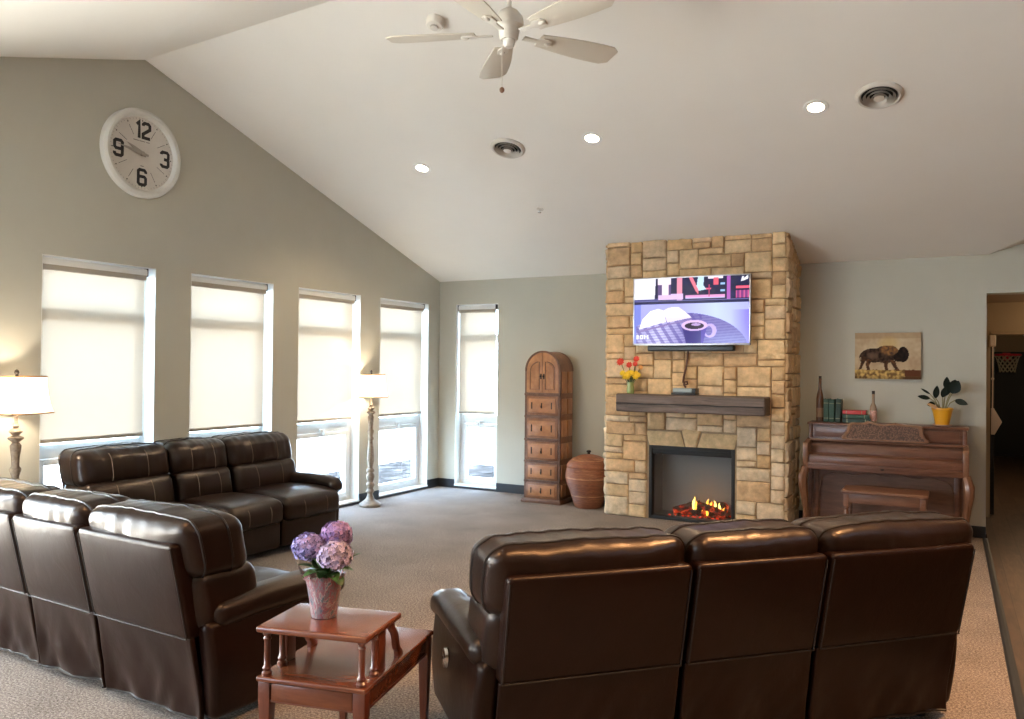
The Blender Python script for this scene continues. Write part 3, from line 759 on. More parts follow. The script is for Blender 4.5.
for sgn in (-1,1):
    def half(w,h,z0,xin,n=12):
        P=[(sgn*xin,z0),(sgn*xin,CA+h*math.sqrt(max(0,1-(xin/w)**2)))]
        a0=math.acos(xin/w)
        P+=[(sgn*w*math.cos(a0*(1-k/n)),CA+h*math.sin(a0*(1-k/n))) for k in range(1,n+1)]
        return P+[(sgn*w,z0)]
    mb=MB(); mb.prism(half(CW-.022,CT-CA-.022,1.22,.002),'y',CF-.004,CF+.014); d=mb.build('door',M['chest'],ch,bevel=.003)
    mb=MB(); mb.prism([(sgn*.045,1.27),(sgn*.045,CA+.085)]+[(sgn*(.045+.095*math.sin(PI/2*k/8)),CA+.085*math.cos(PI/2*k/8)) for k in range(1,9)]+[(sgn*.14,1.27)],'y',CF-.012,CF); mb.build('raised_panel',M['chest'],d,bevel=.006)
    mb=MB(); P=[(sgn*.036,CF-.005,1.255),(sgn*.036,CF-.005,CA+.10)]+[(sgn*(.036+.115*math.sin(PI/2*k/8)),CF-.005,CA+.10*math.cos(PI/2*k/8)) for k in range(1,9)]+[(sgn*.151,CF-.005,1.255)]
    mb.tube(P,.005,6,closed=True); mb.build('panel_groove',M['chest_dark'],d)
    mb=MB(); mb.ball((sgn*.018,CF-.018,1.40),.012,10,8); mb.box(sgn*.018-.008,CF-.008,1.37,sgn*.018+.008,CF-.003,1.43); mb.build('knob',M['bronze'],d)
zt=[1.185]+[a for a,b in zs[1:]]; zb=[b for a,b in zs[1:]]+[.048]
for (z1,z0) in zip(zt,zb):
    mb=MB(); mb.box(-CW+.026,CF-.006,z0+.006,CW-.026,CF+.014,z1-.006); d=mb.build('drawer',M['chest_mid'],ch,bevel=.003)
    mb=MB(); mb.box(-.165,CF-.018,z0+.03,.165,CF-.004,z1-.03); mb.build('raised_panel',M['chest_lite'],d,bevel=.009)
    zc=(z0+z1)/2; hh=(z1-z0)*.17
    mb=MB(); mb.ball((0,CF-.028,zc-.01),.010,8,6,(1,.9,1.6)); mb.box(-.006,CF-.022,zc-.03,.006,CF-.017,zc+.03); mb.build('drawer_pull',M['bronze'],d)
    for xa_ in (-.128,.116):
        mb=MB(); mb.box(xa_,CF-.022,zc-hh,xa_+.012,CF-.016,zc+hh); mb.build('iron_strap',M['bronze'],d)
for (z0,z1,nn) in [(1.2,1.47,2),(.97,1.17,2),(.72,.93,2),(.475,.68,2),(.255,.44,2),(.06,.225,2)]:
    w=(CBk-CF-.06)/nn
    for k in range(nn):
        y0=CF+.03+k*w
        for xa_ in (CW-.006,-CW-.010):
            mb=MB(); mb.box(xa_,y0+.012,z0+.015,xa_+.016,y0+w-.012,z1-.015); mb.build('side_panel',M['chest'],ch,bevel=.006)

# ------------------------------------------------------------------ lidded woven urn
def basket():
    m,nt,b=newmat('banded_rattan'); tc=nt.nodes.new('ShaderNodeTexCoord'); sp=nt.nodes.new('ShaderNodeSeparateXYZ'); nt.links.new(tc.outputs['Object'],sp.inputs[0])
    cx=nt.nodes.new('ShaderNodeCombineXYZ'); nt.links.new(sp.outputs[2],cx.inputs[2])
    n=noisen(nt,cx.outputs[0],26,4,.6); n2=noisen(nt,coord(nt,(6,6,60)),2,3)
    a=nt.nodes.new('ShaderNodeMath'); a.operation='MULTIPLY_ADD'; nt.links.new(n2,a.inputs[0]); a.inputs[1].default_value=.35; nt.links.new(n,a.inputs[2])
    nt.links.new(ramp(nt,a.outputs[0],[(.10,.026,.011),(.31,.105,.042),(.19,.055,.022),(.58,.27,.13)],[.50,.62,.70,.82]),b.inputs['Base Color']); b.inputs['Roughness'].default_value=.38
    w=nt.nodes.new('ShaderNodeTexWave'); w.bands_direction='Z'; w.inputs['Scale'].default_value=26; nt.links.new(tc.outputs['Object'],w.inputs['Vector'])
    bump(nt,b,w.outputs['Fac'],.5,.006); return m
M['basket']=basket()
ur=thing('lidded_urn','round reddish brown banded urn with a domed lid between the chest and the stone fireplace','urn',(2.215,-.40,0))
mb=MB(); mb.lathe([(.140,0),(.150,.01),(.172,.08),(.205,.18),(.240,.27),(.252,.32),(.250,.37),(.236,.425),(.228,.44),(.20,.44)],seg=48); mb.build('body',M['basket'],ur)
mb=MB(); mb.lathe([(.236,.432),(.240,.442),(.236,.455),(.215,.487),(.17,.525),(.11,.553),(.05,.568),(.02,.572)],seg=48); ld=mb.build('lid',M['basket'],ur)
mb=MB(); mb.lathe([(.018,.57),(.014,.582),(.025,.594),(.025,.606),(.012,.612)],seg=20); mb.build('lid_knob',M['bronze'],ld)

# ------------------------------------------------------------------ spinet piano
pn=thing('piano','reddish brown upright piano with carved music desk against the far wall','piano',(5.112,-.325,0))
mb=MB(); mb.box(-.655,-.02,.02,-.625,.29,.985); mb.box(.625,-.02,.02,.655,.29,.985); mb.box(-.625,.24,.02,.625,.29,.985); mb.box(-.625,-.005,.60,.625,.24,.985); mb.build('case',M['piano'],pn,bevel=.004)
mb=MB(); mb.prism([(-.035,.985),(.295,.985),(.295,1.008),(-.028,1.008),(-.035,1.0)],'x',-.668,.668); mb.build('lid',M['piano'],pn,bevel=.003)
mb=MB(); mb.box(-.60,-.022,.872,.60,-.004,.97); mb.build('upper_panel',M['piano'],pn,bevel=.003)
mb=MB(); mb.prism([(-.02,.835),(-.10,.835),(-.105,.845),(-.10,.858),(-.02,.858)],'x',-.655,.655); mb.build('ledge',M['piano'],pn,bevel=.002)
mb=MB(); mb.prism([(-.02,.835),(-.075,.835),(-.105,.735),(-.02,.735)],'x',-.622,.622); mb.build('fallboard',M['piano'],pn,bevel=.003)
mb=MB(); mb.prism([(0,.735),(-.22,.735),(-.268,.725),(-.275,.70),(-.275,.655),(0,.655)],'x',-.622,.622); mb.box(-.622,-.277,.690,.622,-.27,.694); mb.build('key_cover',M['piano'],pn,bevel=.003)
mb=MB(); mb.box(-.64,-.285,.596,.64,0,.653); mb.box(-.64,-.292,.63,.64,-.28,.648); mb.build('keybed',M['piano'],pn,bevel=.004)
mb=MB(); mb.ball((.0,-.29,.625),.012,10,6,(1.4,.7,.8)); mb.build('lock_knob',M['bronze'],pn)
for s in (-1,1):
    mb=MB(); x0,x1=sorted((s*.622,s*.668))
    mb.prism([(-.0,.60),(-.285,.60),(-.298,.66),(-.298,.80),(-.288,.825),(-.26,.832),(-.18,.842),(-.0,.862)],'x',x0,x1); mb.build('cheek',M['piano_leg'],pn,bevel=.006)
    mb=MB(); P=[(s*.648,-.255,.61),(s*.655,-.268,.57),(s*.668,-.285,.52),(s*.668,-.282,.45),(s*.655,-.265,.34),(s*.643,-.25,.2),(s*.645,-.255,.09),(s*.655,-.272,.03),(s*.655,-.275,0)]
    mb.tube(P,[.034,.038,.043,.041,.033,.026,.025,.032,.034],8); mb.build('leg',M['piano_leg'],pn)
    mb=MB(); mb.box(*( [s*.60,-.05,.03,s*.56,.0,.60] if s<0 else [.56,-.05,.03,.60,.0,.60])); mb.build('stile',M['piano'],pn,bevel=.004)
mb=MB(); mb.box(-.625,-.006,.03,.625,.02,.60); mb.build('knee_panel',M['bench'],pn,smooth=False)
P=[(-.56,.60),(.56,.60),(.56,.30),(.55,.42),(.535,.49),(.50,.525)]
for k in range(1,40):
    x=.50-1.0*k/40; P.append((x,.553-.012*math.cos(x*PI*8)-.018*abs(x*2)))
P+=[(-.50,.525),(-.535,.49),(-.55,.42),(-.56,.30)]
mb=MB(); mb.prism(P,'y',-.030,-.008); mb.build('scalloped_trim',M['piano'],pn)
mb=MB(); mb.tube([(q[0],-.032,q[1]) for q in P[2:]],.006,6); mb.build('trim_edge',M['piano_leg'],pn)
mb=MB(); mb.box(-.625,-.03,.02,.625,.02,.11); mb.build('toe_rail',M['piano'],pn,bevel=.004)
# music desk, leaning back on the lid
def dz(z): return -.105+.06*(z-.858)/.18
OUT=[(-.352,.862),(.360,.862),(.362,.885),(.335,.90),(.315,.94),(.318,.985),(.30,1.008),(.16,1.018),(.09,1.030),(.0,1.010),(-.09,1.024),(-.14,1.040),(-.17,1.022),(-.285,1.020),(-.31,1.0),(-.315,.955),(-.335,.91),(-.358,.89)]
cx,cz=.0,.94
INN=[(cx+(x-cx)*.90,cz+(z-cz)*.80-.002) for x,z in OUT]
mb=MB(); n=len(OUT)
vs=[];fs=[]
for P_,t in ((OUT,0),(INN,0),(OUT,.02),(INN,.02)):
    vs+=[(x,dz(z)+t-.01,z) for x,z in P_]
for i in range(n):
    j=(i+1)%n
    fs+=[(i,j,n+j,n+i),(2*n+i,3*n+i,3*n+j,2*n+j),(i,2*n+i,2*n+j,j),(n+i,n+j,3*n+j,3*n+i)]
mb.add(vs,fs); de=mb.build('music_desk',M['piano_leg'],pn,bevel=.003)
def cane():
    m,nt,b=newmat('speckled_desk_fretwork'); v=coord(nt); g=nt.nodes.new('ShaderNodeTexVoronoi'); g.inputs['Scale'].default_value=75; nt.links.new(v,g.inputs['Vector'])
    nt.links.new(ramp(nt,g.outputs['Distance'],[(.20,.115,.075),(.11,.052,.034),(.05,.024,.018)],[.1,.45,.75]),b.inputs['Base Color']); b.inputs['Roughness'].default_value=.6; return m
M['cane']=cane()
mb=MB(); vs=[(x,dz(z)-.001,z) for x,z in INN]+[(x,dz(z)+.007,z) for x,z in INN]; mb.add(vs,[tuple(range(n)),tuple(range(2*n-1,n-1,-1))]+[(i,(i+1)%n,n+(i+1)%n,n+i) for i in range(n)]); mb.build('desk_fretwork',M['cane'],de,smooth=False)
# bench
bn=thing('piano_bench','reddish brown wooden bench pushed under the piano','bench',(5.148,-.785,0))
mb=MB(); mb.rbox(-.335,-.19,.445,.335,.185,.472,.008,2,3); mb.build('seat',M['bench'],bn)
mb=MB(); mb.box(-.30,-.165,.365,.30,-.147,.445); mb.box(-.30,.145,.365,.30,.163,.445); mb.box(-.30,-.15,.365,-.282,.15,.445); mb.box(.282,-.15,.365,.30,.15,.445); mb.build('apron',M['bench'],bn,bevel=.003)
for sx in (-1,1):
    for sy in (-1,1):
        mb=MB(); cxx,cyy=sx*.295,sy*.15
        mb.box(cxx-.022,cyy-.022,.33,cxx+.022,cyy+.022,.445); mb.lathe([(.020,.33),(.024,.32),(.016,.305),(.021,.28),(.019,.15),(.015,.03),(.018,.0)],(cxx,cyy,0),12); mb.build('leg',M['bench'],bn,bevel=.002)
# things on the piano
ZL=1.009
def bottle(name,label,x,y,prof,m,m2,lz,capz,lr):
    t=thing(name,label,'bottle',(x,y,ZL))
    mb=MB(); mb.lathe(prof,seg=24); mb.build('bottle_body',m,t)
    mb=MB(); mb.lathe([(lr,lz[0]),(lr,lz[1]),(lr-.001,lz[1]),(lr-.001,lz[0])],seg=24,cap=False); mb.build('paper_band',m2,t)
    mb=MB(); mb.lathe([(.013,capz),(.0135,capz+.03),(.012,capz+.035),(.0,capz+.035)],seg=16,cap=False); mb.build('stopper',M['bronze'],t)
M['brownglass']=plain('brown_bottle_glass',(.13,.06,.028),.18,0,.6); M['paleglass']=plain('pale_amber_glass',(.33,.22,.14),.2,0,.6); M['label_b']=plain('tan_label',(.30,.17,.09),.6); M['label_p']=plain('pink_striped_label',(.55,.30,.24),.6,var=.4,scale=60)
bottle('glass_bottle','tall slim brown bottle at the left end of the piano top, by the stone',4.535,-.2,[(.030,0),(.034,.005),(.034,.22),(.028,.26),(.015,.31),(.013,.40),(.015,.405),(.012,.415)],M['brownglass'],M['label_b'],(.04,.13),.40,.0348)
bottle('glass_bottle','short pale bottle with a striped label between the books and the music desk crest',5.005,-.2,[(.027,0),(.030,.004),(.030,.13),(.026,.16),(.013,.19),(.012,.265),(.014,.27),(.011,.28)],M['paleglass'],M['label_p'],(.02,.12),.268,.0308)
M['gbook']=plain('green_book_cloth',(.022,.065,.042),.55,var=.2,scale=30); M['gbook2']=plain('dark_green_book_cloth',(.016,.042,.032),.55); M['rbook']=plain('red_book_cloth',(.50,.045,.05),.5); M['paper']=plain('book_pages',(.55,.48,.36),.8); M['gold']=plain('gilt_band',(.28,.26,.16),.4,.5)
def book(label,loc,rot,th,w,h,m,group):
    """spine faces -y, th along x, w into y, h up"""
    t=thing('book',label,'book',loc,0,group); t.rotation_euler=rot
    mb=MB(); mb.box(-th/2,0,0,-th/2+.003,w,h); mb.box(th/2-.003,0,0,th/2,w,h); mb.rbox(-th/2,-.006,0,th/2,.004,h,.004,2,2); mb.build('cover',m,t)
    mb=MB(); mb.box(-th/2+.003,.004,.003,th/2-.003,w-.004,h-.003); mb.build('pages',M['paper'],t,smooth=False)
    mb=MB(); mb.box(-th/2+.002,-.0072,h*.80,th/2-.002,-.0055,h*.83); mb.box(-th/2+.002,-.0072,h*.15,th/2-.002,-.0055,h*.18); mb.build('spine_band',M['gold'],t,smooth=False)
book('green book standing upright, next to the tall brown bottle',(4.600,-.27,ZL),(0,0,0),.046,.15,.220,M['gbook'],'green books standing on the piano')
book('green book standing upright in the middle of three',(4.650,-.27,ZL),(0,0,0),.046,.15,.216,M['gbook'],'green books standing on the piano')
book('dark green book standing upright, next to the flat stack',(4.703,-.27,ZL),(0,R(2),0),.046,.15,.222,M['gbook2'],'green books standing on the piano')
for (z,m,l,h,lab) in ((.0,'gbook2',.04,.245,'dark green book lying flat, bottom of the stack'),(.042,'gbook',.036,.235,'green book lying flat in the middle of the stack, under the red one'),(.080,'rbook',.036,.205,'red book lying flat on top of the stack')):
    book(lab,(4.745,-.27,ZL+z+l/2),(0,R(90),0),l,.15,h,M[m],'books lying flat on the piano')
# potted plant
pp=thing('potted_plant','dark leaved plant in a yellow pot on the right end of the piano','potted plant',(5.575,-.20,ZL))
M['ypot']=plain('yellow_glazed_pot',(.70,.33,.015),.35); M['saucer']=plain('pale_pink_saucer',(.60,.38,.28),.4); M['soil']=plain('soil',(.03,.02,.013),.95); M['dleaf']=plain('dark_rubbery_leaf',(.006,.012,.007),.5,0,.2); M['stemc']=plain('pale_stem',(.25,.22,.10),.6); M['raffia']=plain('tan_paper_wrap',(.50,.28,.12),.8)
mb=MB(); mb.lathe([(.0,0.0),(.068,0.0),(.082,.012),(.080,.014),(.0,.008)],seg=28,cap=False); mb.build('saucer',M['saucer'],pp)
mb=MB(); mb.lathe([(.056,.010),(.064,.05),(.077,.12),(.084,.145),(.088,.146),(.088,.163),(.078,.163),(.074,.14),(.0,.14)],seg=32,cap=False); mb.build('pot',M['ypot'],pp)
mb=MB(); mb.lathe([(.0,.142),(.075,.145)],seg=24,cap=False); mb.build('soil',M['soil'],pp)
def leaf(mb,base,tip,w,up=(0,0,1),n=8,curl=.0):
    b=Vector(base); t=Vector(tip); d=t-b; L=d.length; d.normalize(); s=d.cross(Vector(up)).normalized() if d.cross(Vector(up)).length>.01 else Vector((1,0,0)); nn=s.cross(d)
    vs=[]
    for i in range(n+1):
        k=i/n; ww=w*math.sin(PI*min(1,.04+k*.96))**.75*(1-.25*k); c=b+d*L*k+nn*(curl*math.sin(PI*k))
        vs+=[c-s*ww+nn*ww*.25,c,c+s*ww+nn*ww*.25]
    fs=[]
    for i in range(n):
        for j in range(2): fs.append((i*3+j,i*3+j+1,i*3+j+4,i*3+j+3))
    mb.add(vs,fs)
mb=MB(); ms=MB()
LV=[((-.10,-.03,.245),(-.20,-.05,.265),.024),((-.10,0,.285),(-.175,.0,.335),.012),((-.055,-.02,.25),(-.042,-.03,.365),.030),((.0,-.03,.26),(.03,-.05,.36),.030),((.03,0,.33),(.035,.0,.445),.032),((.065,-.03,.30),(.13,-.04,.41),.062),((.085,-.02,.31),(.10,-.03,.42),.06),((.10,-.03,.235),(.20,-.06,.20),.032),((-.06,-.04,.20),(-.12,-.07,.185),.03),((.02,.04,.27),(.06,.06,.37),.03)]
for (b,t,w) in LV:
    leaf(mb,b,t,w,(0.1,-1,.25)); ms.tube([(b[0]*.25,b[1]*.3,.14),(b[0]*.6,b[1]*.7,(.14+b[2])/2+.02),b],.0045,5)
mb.build('leaves',M['dleaf'],pp); ms.build('stems',M['stemc'],pp)
mb=MB(); mb.prism([(-.125,.195),(-.06,.15),(-.03,.165),(-.06,.19),(-.10,.205)],'y',-.075,-.065); mb.build('paper_wrap',M['raffia'],pp)
# buffalo canvas
def bison(u,t):
    def h(c): return Vector([(x/255)**2.2 for x in c])
    n=noise.noise(Vector((u*5,t*4,1))); n2=noise.noise(Vector((u*22,t*15,7))); n3=noise.noise(Vector((u*40,t*28,2)))
    c=h((188,160,128)).lerp(h((214,192,158)),max(0,min(1,.5+n*.8+n2*.35)))
    if t<.12: c=c.lerp(h((165,138,104)),.5)
    if ell(u,t,.52,.25,.2,.2)<1: c=c.lerp(h((232,196,120)),.5*(1-ell(u,t,.52,.25,.2,.2)))
    if t>.80+.02*n2:
        c=h((120,92,58)).lerp(h((226,188,112)),max(0,min(1,.45+n2*1.3+n3*.5)))
        if u>.77: c=h((96,66,44)).lerp(h((120,82,50)),.5+n2*.5)
    if t>.95: c=c*.7
    if u>.76 and .80<t<.93: c=h((104,62,40))
    body=min(ell(u,t,.30,.49,.215,.155),ell(u,t,.47,.47,.17,.19),ell(u,t,.55,.42,.12,.14))
    leg=False
    for P in ([(.10,.50),(.19,.55),(.13,.70),(.10,.79),(.06,.79),(.09,.68)],[(.18,.55),(.26,.60),(.22,.72),(.24,.82),(.19,.82),(.17,.70)],[(.44,.60),(.52,.62),(.50,.72),(.52,.82),(.47,.82),(.45,.72)],[(.53,.58),(.62,.60),(.64,.72),(.69,.82),(.64,.83),(.58,.72)]):
        if inpoly(u,t,P): leg=True
    if body<1:
        a=h((84,64,52)).lerp(h((44,32,28)),max(0,min(1,.5+n2*1.4+n3*.5)))
        if ell(u,t,.53,.36,.16,.15)<1: a=a.lerp(h((168,120,70)),max(0,min(1,(.55+n2*1.1+n3*.5)*min(1,1.6*(1-ell(u,t,.53,.36,.16,.15))))))
        if ell(u,t,.27,.50,.10,.09)<1: a=a.lerp(h((140,112,92)),.55*(1-ell(u,t,.27,.50,.10,.09)))
        c=a
    if leg: c=h((66,44,34)).lerp(h((120,80,50)),max(0,.3+n2))
    if ell(u,t,.735,.47,.085,.165)<1 or ell(u,t,.68,.53,.09,.10)<1: c=h((30,20,18)).lerp(h((56,38,32)),max(0,.3+n2))
    if inpoly(u,t,[(.10,.42),(.08,.55),(.10,.62),(.085,.62),(.065,.52)]): c=h((70,48,36))
    return tuple(c*.85)
BX0,BX1,BZ0,BZ1=4.828,5.397,1.423,1.862
cv=thing('canvas_painting','canvas painting of a walking buffalo hung on the wall above the piano','painting',((BX0+BX1)/2,0,BZ0))
mb=MB(); NX,NZ=110,84; w=(BX1-BX0)/2
for j in range(NZ+1):
    for i in range(NX+1):
        c=bison(i/NX,1-j/NZ); mb.v.append((-w+2*w*i/NX,-.034,(BZ1-BZ0)*j/NZ)); mb.c.append((c[0],c[1],c[2],1))
for j in range(NZ):
    for i in range(NX): mb.f.append((j*(NX+1)+i,j*(NX+1)+i+1,(j+1)*(NX+1)+i+1,(j+1)*(NX+1)+i)); mb.mi.append(0)
M['paint']=attrmat('painted_canvas',.8); mb.build('painted_face',M['paint'],cv,smooth=False,colattr=True)
M['canvas']=plain('canvas_edge',(.30,.21,.12),.85,var=.3,scale=12); mb=MB(); mb.box(-w,-.0335,0,w,-.003,BZ1-BZ0); mb.build('stretched_canvas',M['canvas'],cv,bevel=.002)

# ------------------------------------------------------------------ wall clock
ck=thing('wall_clock','large round white clock with bold black numerals high on the left gable wall','clock',(0,-4.268,3.157)); ck.rotation_euler=(R(90),0,R(90))
CR=.352
mb=MB(); mb.lathe([(CR-.002,.002),(CR,.02),(CR-.008,.045),(CR-.03,.058),(CR-.05,.055),(CR-.062,.035),(CR-.066,.022)],seg=72,cap=False); M['crim']=plain('clock_rim_white',(.66,.65,.60),.45,var=.06,scale=6); mb.build('rim',M['crim'],ck)
M['cface']=plain('clock_face_offwhite',(.66,.62,.56),.6,var=.05,scale=7); mb=MB(); mb.lathe([(0,.0),(CR-.01,.0),(CR-.01,.022),(0,.022)],seg=72,cap=False); mb.build('dial',M['cface'],ck,angle=30)
M['ink']=plain('clock_black_ink',(.015,.014,.013),.6); M['inkgrey']=plain('clock_grey_ink',(.22,.20,.17),.6)
def txt(s,size,loc,m,parent,off=.0,name='numeral',ext=.0008):
    cu=bpy.data.curves.new(name,'FONT'); cu.body=s; cu.size=size; cu.align_x='CENTER'; cu.align_y='CENTER'; cu.extrude=ext; cu.offset=off
    tmp=bpy.data.objects.new(name,cu); COL.objects.link(tmp); bpy.context.view_layer.update()
    me=bpy.data.meshes.new_from_object(tmp.evaluated_get(bpy.context.evaluated_depsgraph_get())); bpy.data.objects.remove(tmp); bpy.data.curves.remove(cu)
    me.materials.clear(); me.materials.append(m); o=bpy.data.objects.new(name,me); COL.objects.link(o); o.location=loc; o.parent=parent; return o
def stroke(name,paths,loc):
    mb=MB(); hw=.0125
    for P,closed in paths:
        P=[Vector((x,y)) for x,y in P]; n=len(P); L=[];Rr=[]
        for i in range(n):
            a=P[i-1] if (closed or i>0) else P[i]; b=P[(i+1)%n] if (closed or i<n-1) else P[i]
            d1=(P[i]-a); d2=(b-P[i])
            d1=d1.normalized() if d1.length>0 else d2.normalized(); d2=d2.normalized() if d2.length>0 else d1
            t=(d1+d2).normalized(); nn=Vector((-t.y,t.x)); k=hw/max(.5,nn.dot(Vector((-d1.y,d1.x))))
            L.append(P[i]+nn*k); Rr.append(P[i]-nn*k)
        m=n if closed else n-1
        vs=[(p.x,p.y,z) for z in (0,.0012) for p in L+Rr]; fs=[]
        for i in range(m):
            j=(i+1)%n; fs+=[(i,j,n+j,n+i),(2*n+i,3*n+i,3*n+j,2*n+j),(i,2*n+i,2*n+j,j),(n+i,n+j,3*n+j,3*n+i)]
        if not closed: fs+=[(0,n,3*n,2*n),(n-1,3*n-1,4*n-1,2*n-1)]
        mb.add(vs,fs)
    o=mb.build(name,M['ink'],ck,smooth=False); o.location=(loc[0],loc[1],.0228); return o
c_=.012
def rr(x0,y0,x1,y1): return [(x0+c_,y0),(x1-c_,y0),(x1,y0+c_),(x1,y1-c_),(x1-c_,y1),(x0+c_,y1),(x0,y1-c_),(x0,y0+c_)]
H_=.058
two=[(-.030,.035),(-.030,H_-c_),(-.030+c_,H_),(.030-c_,H_),(.030,H_-c_),(.030,.015),(-.030,-.030),(-.030,-H_),(.033,-H_)]
twelve=[([(-.052,.035),(-.030,H_+.002),(-.030,-H_-.010)],False),([(x+.035,y) for x,y in two],False)]
stroke('numeral',twelve,(0,.187))
stroke('numeral',[([(-.033,.038),(-.033+.0,H_-c_),(-.033+c_,H_),(.033-c_,H_),(.033,H_-c_),(.033,c_),(.022,.0),(.033,-c_),(.033,-H_+c_),(.033-c_,-H_),(-.033+c_,-H_),(-.033,-H_+c_),(-.033,-.038)],False),([(-.008,0),(.026,0)],False)],(.207,0))
stroke('numeral',[(rr(-.033,-H_,.033,.006),True),([(-.033,-.01),(-.033,H_-c_),(-.033+c_,H_),(.033-c_,H_),(.033,H_-c_),(.033,.034)],False)],(0,-.187))
stroke('numeral',[(rr(-.033,-.006,.033,H_),True),([(.033,.01),(.033,-H_+c_),(.033-c_,-H_),(-.033+c_,-H_),(-.033,-H_+c_),(-.033,-.034)],False)],(-.207,0))
mb=MB()
for k in range(60):
    a=2*PI*k/60; rm=Matrix.Rotation(-a,4,'Z')
    mb.box(-.001,CR-.085,.0222,.001,CR-.072,.0232,rm)
mb.build('minute_track',M['inkgrey'],ck,smooth=False)
mb=MB()
for k in range(12):
    rm=Matrix.Rotation(-2*PI*k/12,4,'Z'); mb.lathe([(.0055,.0),(.0055,.0006)],(0,CR-.092,.0224),8,rm)
    if k%3: mb.box(-.0015,.155,.0222,.0015,.235,.0230,rm)
mb.build('hour_marks',M['ink'],ck,smooth=False)
mb=MB()
for (x,y,w_) in ((-.055,.098,.05),(.0,.098,.05),(.05,.098,.03),(0,-.098,.03)): mb.box(x-w_/2,y-.003,.0222,x+w_/2,y+.003,.0228)
mb.build('dial_fine_print',M['inkgrey'],ck,smooth=False)
def hand(name,deg,L,w,z):
    mb=MB(); rm=Matrix.Rotation(-R(deg),4,'Z'); mb.prism([(-w*.5,-L*.22),(w*.5,-L*.22),(w*.8,0),(w*.55,L*.6),(0,L),(-w*.55,L*.6),(-w*.8,0)],'z',z,z+.002,rm); return mb.build(name,M['handm'],ck,smooth=False)
M['handm']=plain('clock_hand_grey',(.36,.33,.29),.5)
hand('hour_hand',294,.155,.022,.027); hand('minute_hand',278,.235,.016,.031)
mb=MB(); mb.lathe([(.018,.024),(.018,.036),(.0,.037)],seg=20); mb.build('hub',M['handm'],ck)

# ------------------------------------------------------------------ floor lamps
def shadefab():
    m=bpy.data.materials.new('cream_lamp_shade'); m.use_nodes=True; nt=m.node_tree
    for n in list(nt.nodes): nt.nodes.remove(n)
    o=nt.nodes.new('ShaderNodeOutputMaterial'); t=nt.nodes.new('ShaderNodeBsdfTranslucent'); d=nt.nodes.new('ShaderNodeBsdfDiffuse'); t.inputs[0].default_value=(.9,.82,.68,1); d.inputs[0].default_value=(.82,.76,.66,1)
    a=nt.nodes.new('ShaderNodeMixShader'); a.inputs[0].default_value=.45; nt.links.new(t.outputs[0],a.inputs[1]); nt.links.new(d.outputs[0],a.inputs[2]); nt.links.new(a.outputs[0],o.inputs[0]); return m
M['lshade']=shadefab()
LP=[(.075,.0),(.112,.0),(.117,.012),(.115,.028),(.100,.042),(.072,.060),(.050,.075),(.040,.095),(.030,.125),(.030,.14),(.044,.158),(.044,.170),(.030,.187),(.034,.205),(.047,.225),(.044,.245),(.029,.262),(.037,.285),(.047,.315),(.045,.335),(.030,.355),(.044,.378),(.042,.39),(.025,.408),(.028,.43),(.039,.49),(.040,.53),(.034,.60),(.024,.675),(.022,.70),(.032,.715),(.032,.728),(.022,.74),(.024,.76),(.035,.795),(.034,.806),(.023,.82),(.025,.88),(.031,.925),(.034,.955),(.020,.975),(.047,1.0),(.047,1.008),(.018,1.02),(.040,1.045),(.038,1.053),(.014,1.07),(.022,1.085),(.012,1.10),(.012,1.15)]
def oct_(h,c): return [(-h,-h+c),(-h+c,-h),(h-c,-h),(h,-h+c),(h,h-c),(h-c,h),(-h+c,h),(-h,h-c)]
def lamp():
    t=thing('floor_lamp','turned wooden floor lamp with a cream shade, between the two windows nearest the corner','floor lamp')
    mb=MB(); mb.lathe(LP,seg=28); mb.build('turned_post',M['lampwood'],t,angle=50)
    mb=MB(); n=8; vs=[];fs=[]
    for i in range(n+1):
        k=i/n; h=.142+.034*(1-k)**1.9; vs+=[(x,y,1.168+.238*k) for x,y in oct_(h,h*.30)]
    for i in range(n):
        for j in range(8): fs.append((i*8+j,i*8+(j+1)%8,(i+1)*8+(j+1)%8,(i+1)*8+j))
    mb.add(vs,fs); sh=mb.build('lamp_shade',M['lshade'],t,angle=25)
    mb=MB(); mb.tube([(x,y,1.168) for x,y in oct_(.176,.053)],.0048,6,closed=True); mb.build('shade_braid',M['rust'],sh); mb=MB(); mb.tube([(x,y,1.406) for x,y in oct_(.142,.043)],.0042,6,closed=True); mb.build('shade_braid',M['rust'],sh)
    mb=MB()
    for j in range(8):
        mb.tube([vs[i*8+j] for i in range(n+1)],.0022,5)
    mb.build('seam_piping',M['lshade'],sh)
    mb=MB(); mb.tube([(0,0,1.14),(0,0,1.42)],.005,6); mb.tube([(-.142,0,1.40),(.142,0,1.40)],.003,5); mb.lathe([(.012,1.41),(.008,1.418),(.016,1.432),(.010,1.447),(.0,1.455)],seg=12); mb.build('finial',M['bronze'],t)
    return t
lp=lamp(); lp.location=(.205,-1.60,0); lp.rotation_euler=(0,0,R(36)); lp['group']='floor lamps'
l2=dup(lp,(.28,-5.36,0),R(20),'turned wooden floor lamp with a cream shade under the clock, behind the near sofa')
def pointlight(name,loc,e,c,r=.05):
    l=bpy.data.lights.new(name,'POINT'); l.energy=e; l.color=c; l.shadow_soft_size=r; o=bpy.data.objects.new(name,l); COL.objects.link(o); o.location=loc; return o
WARM=(1,.74,.46)
pointlight('lamp_bulb',(.205,-1.60,1.27),9,(1,.84,.64),.035); pointlight('lamp_bulb',(.28,-5.36,1.27),9,(1,.84,.64),.035)

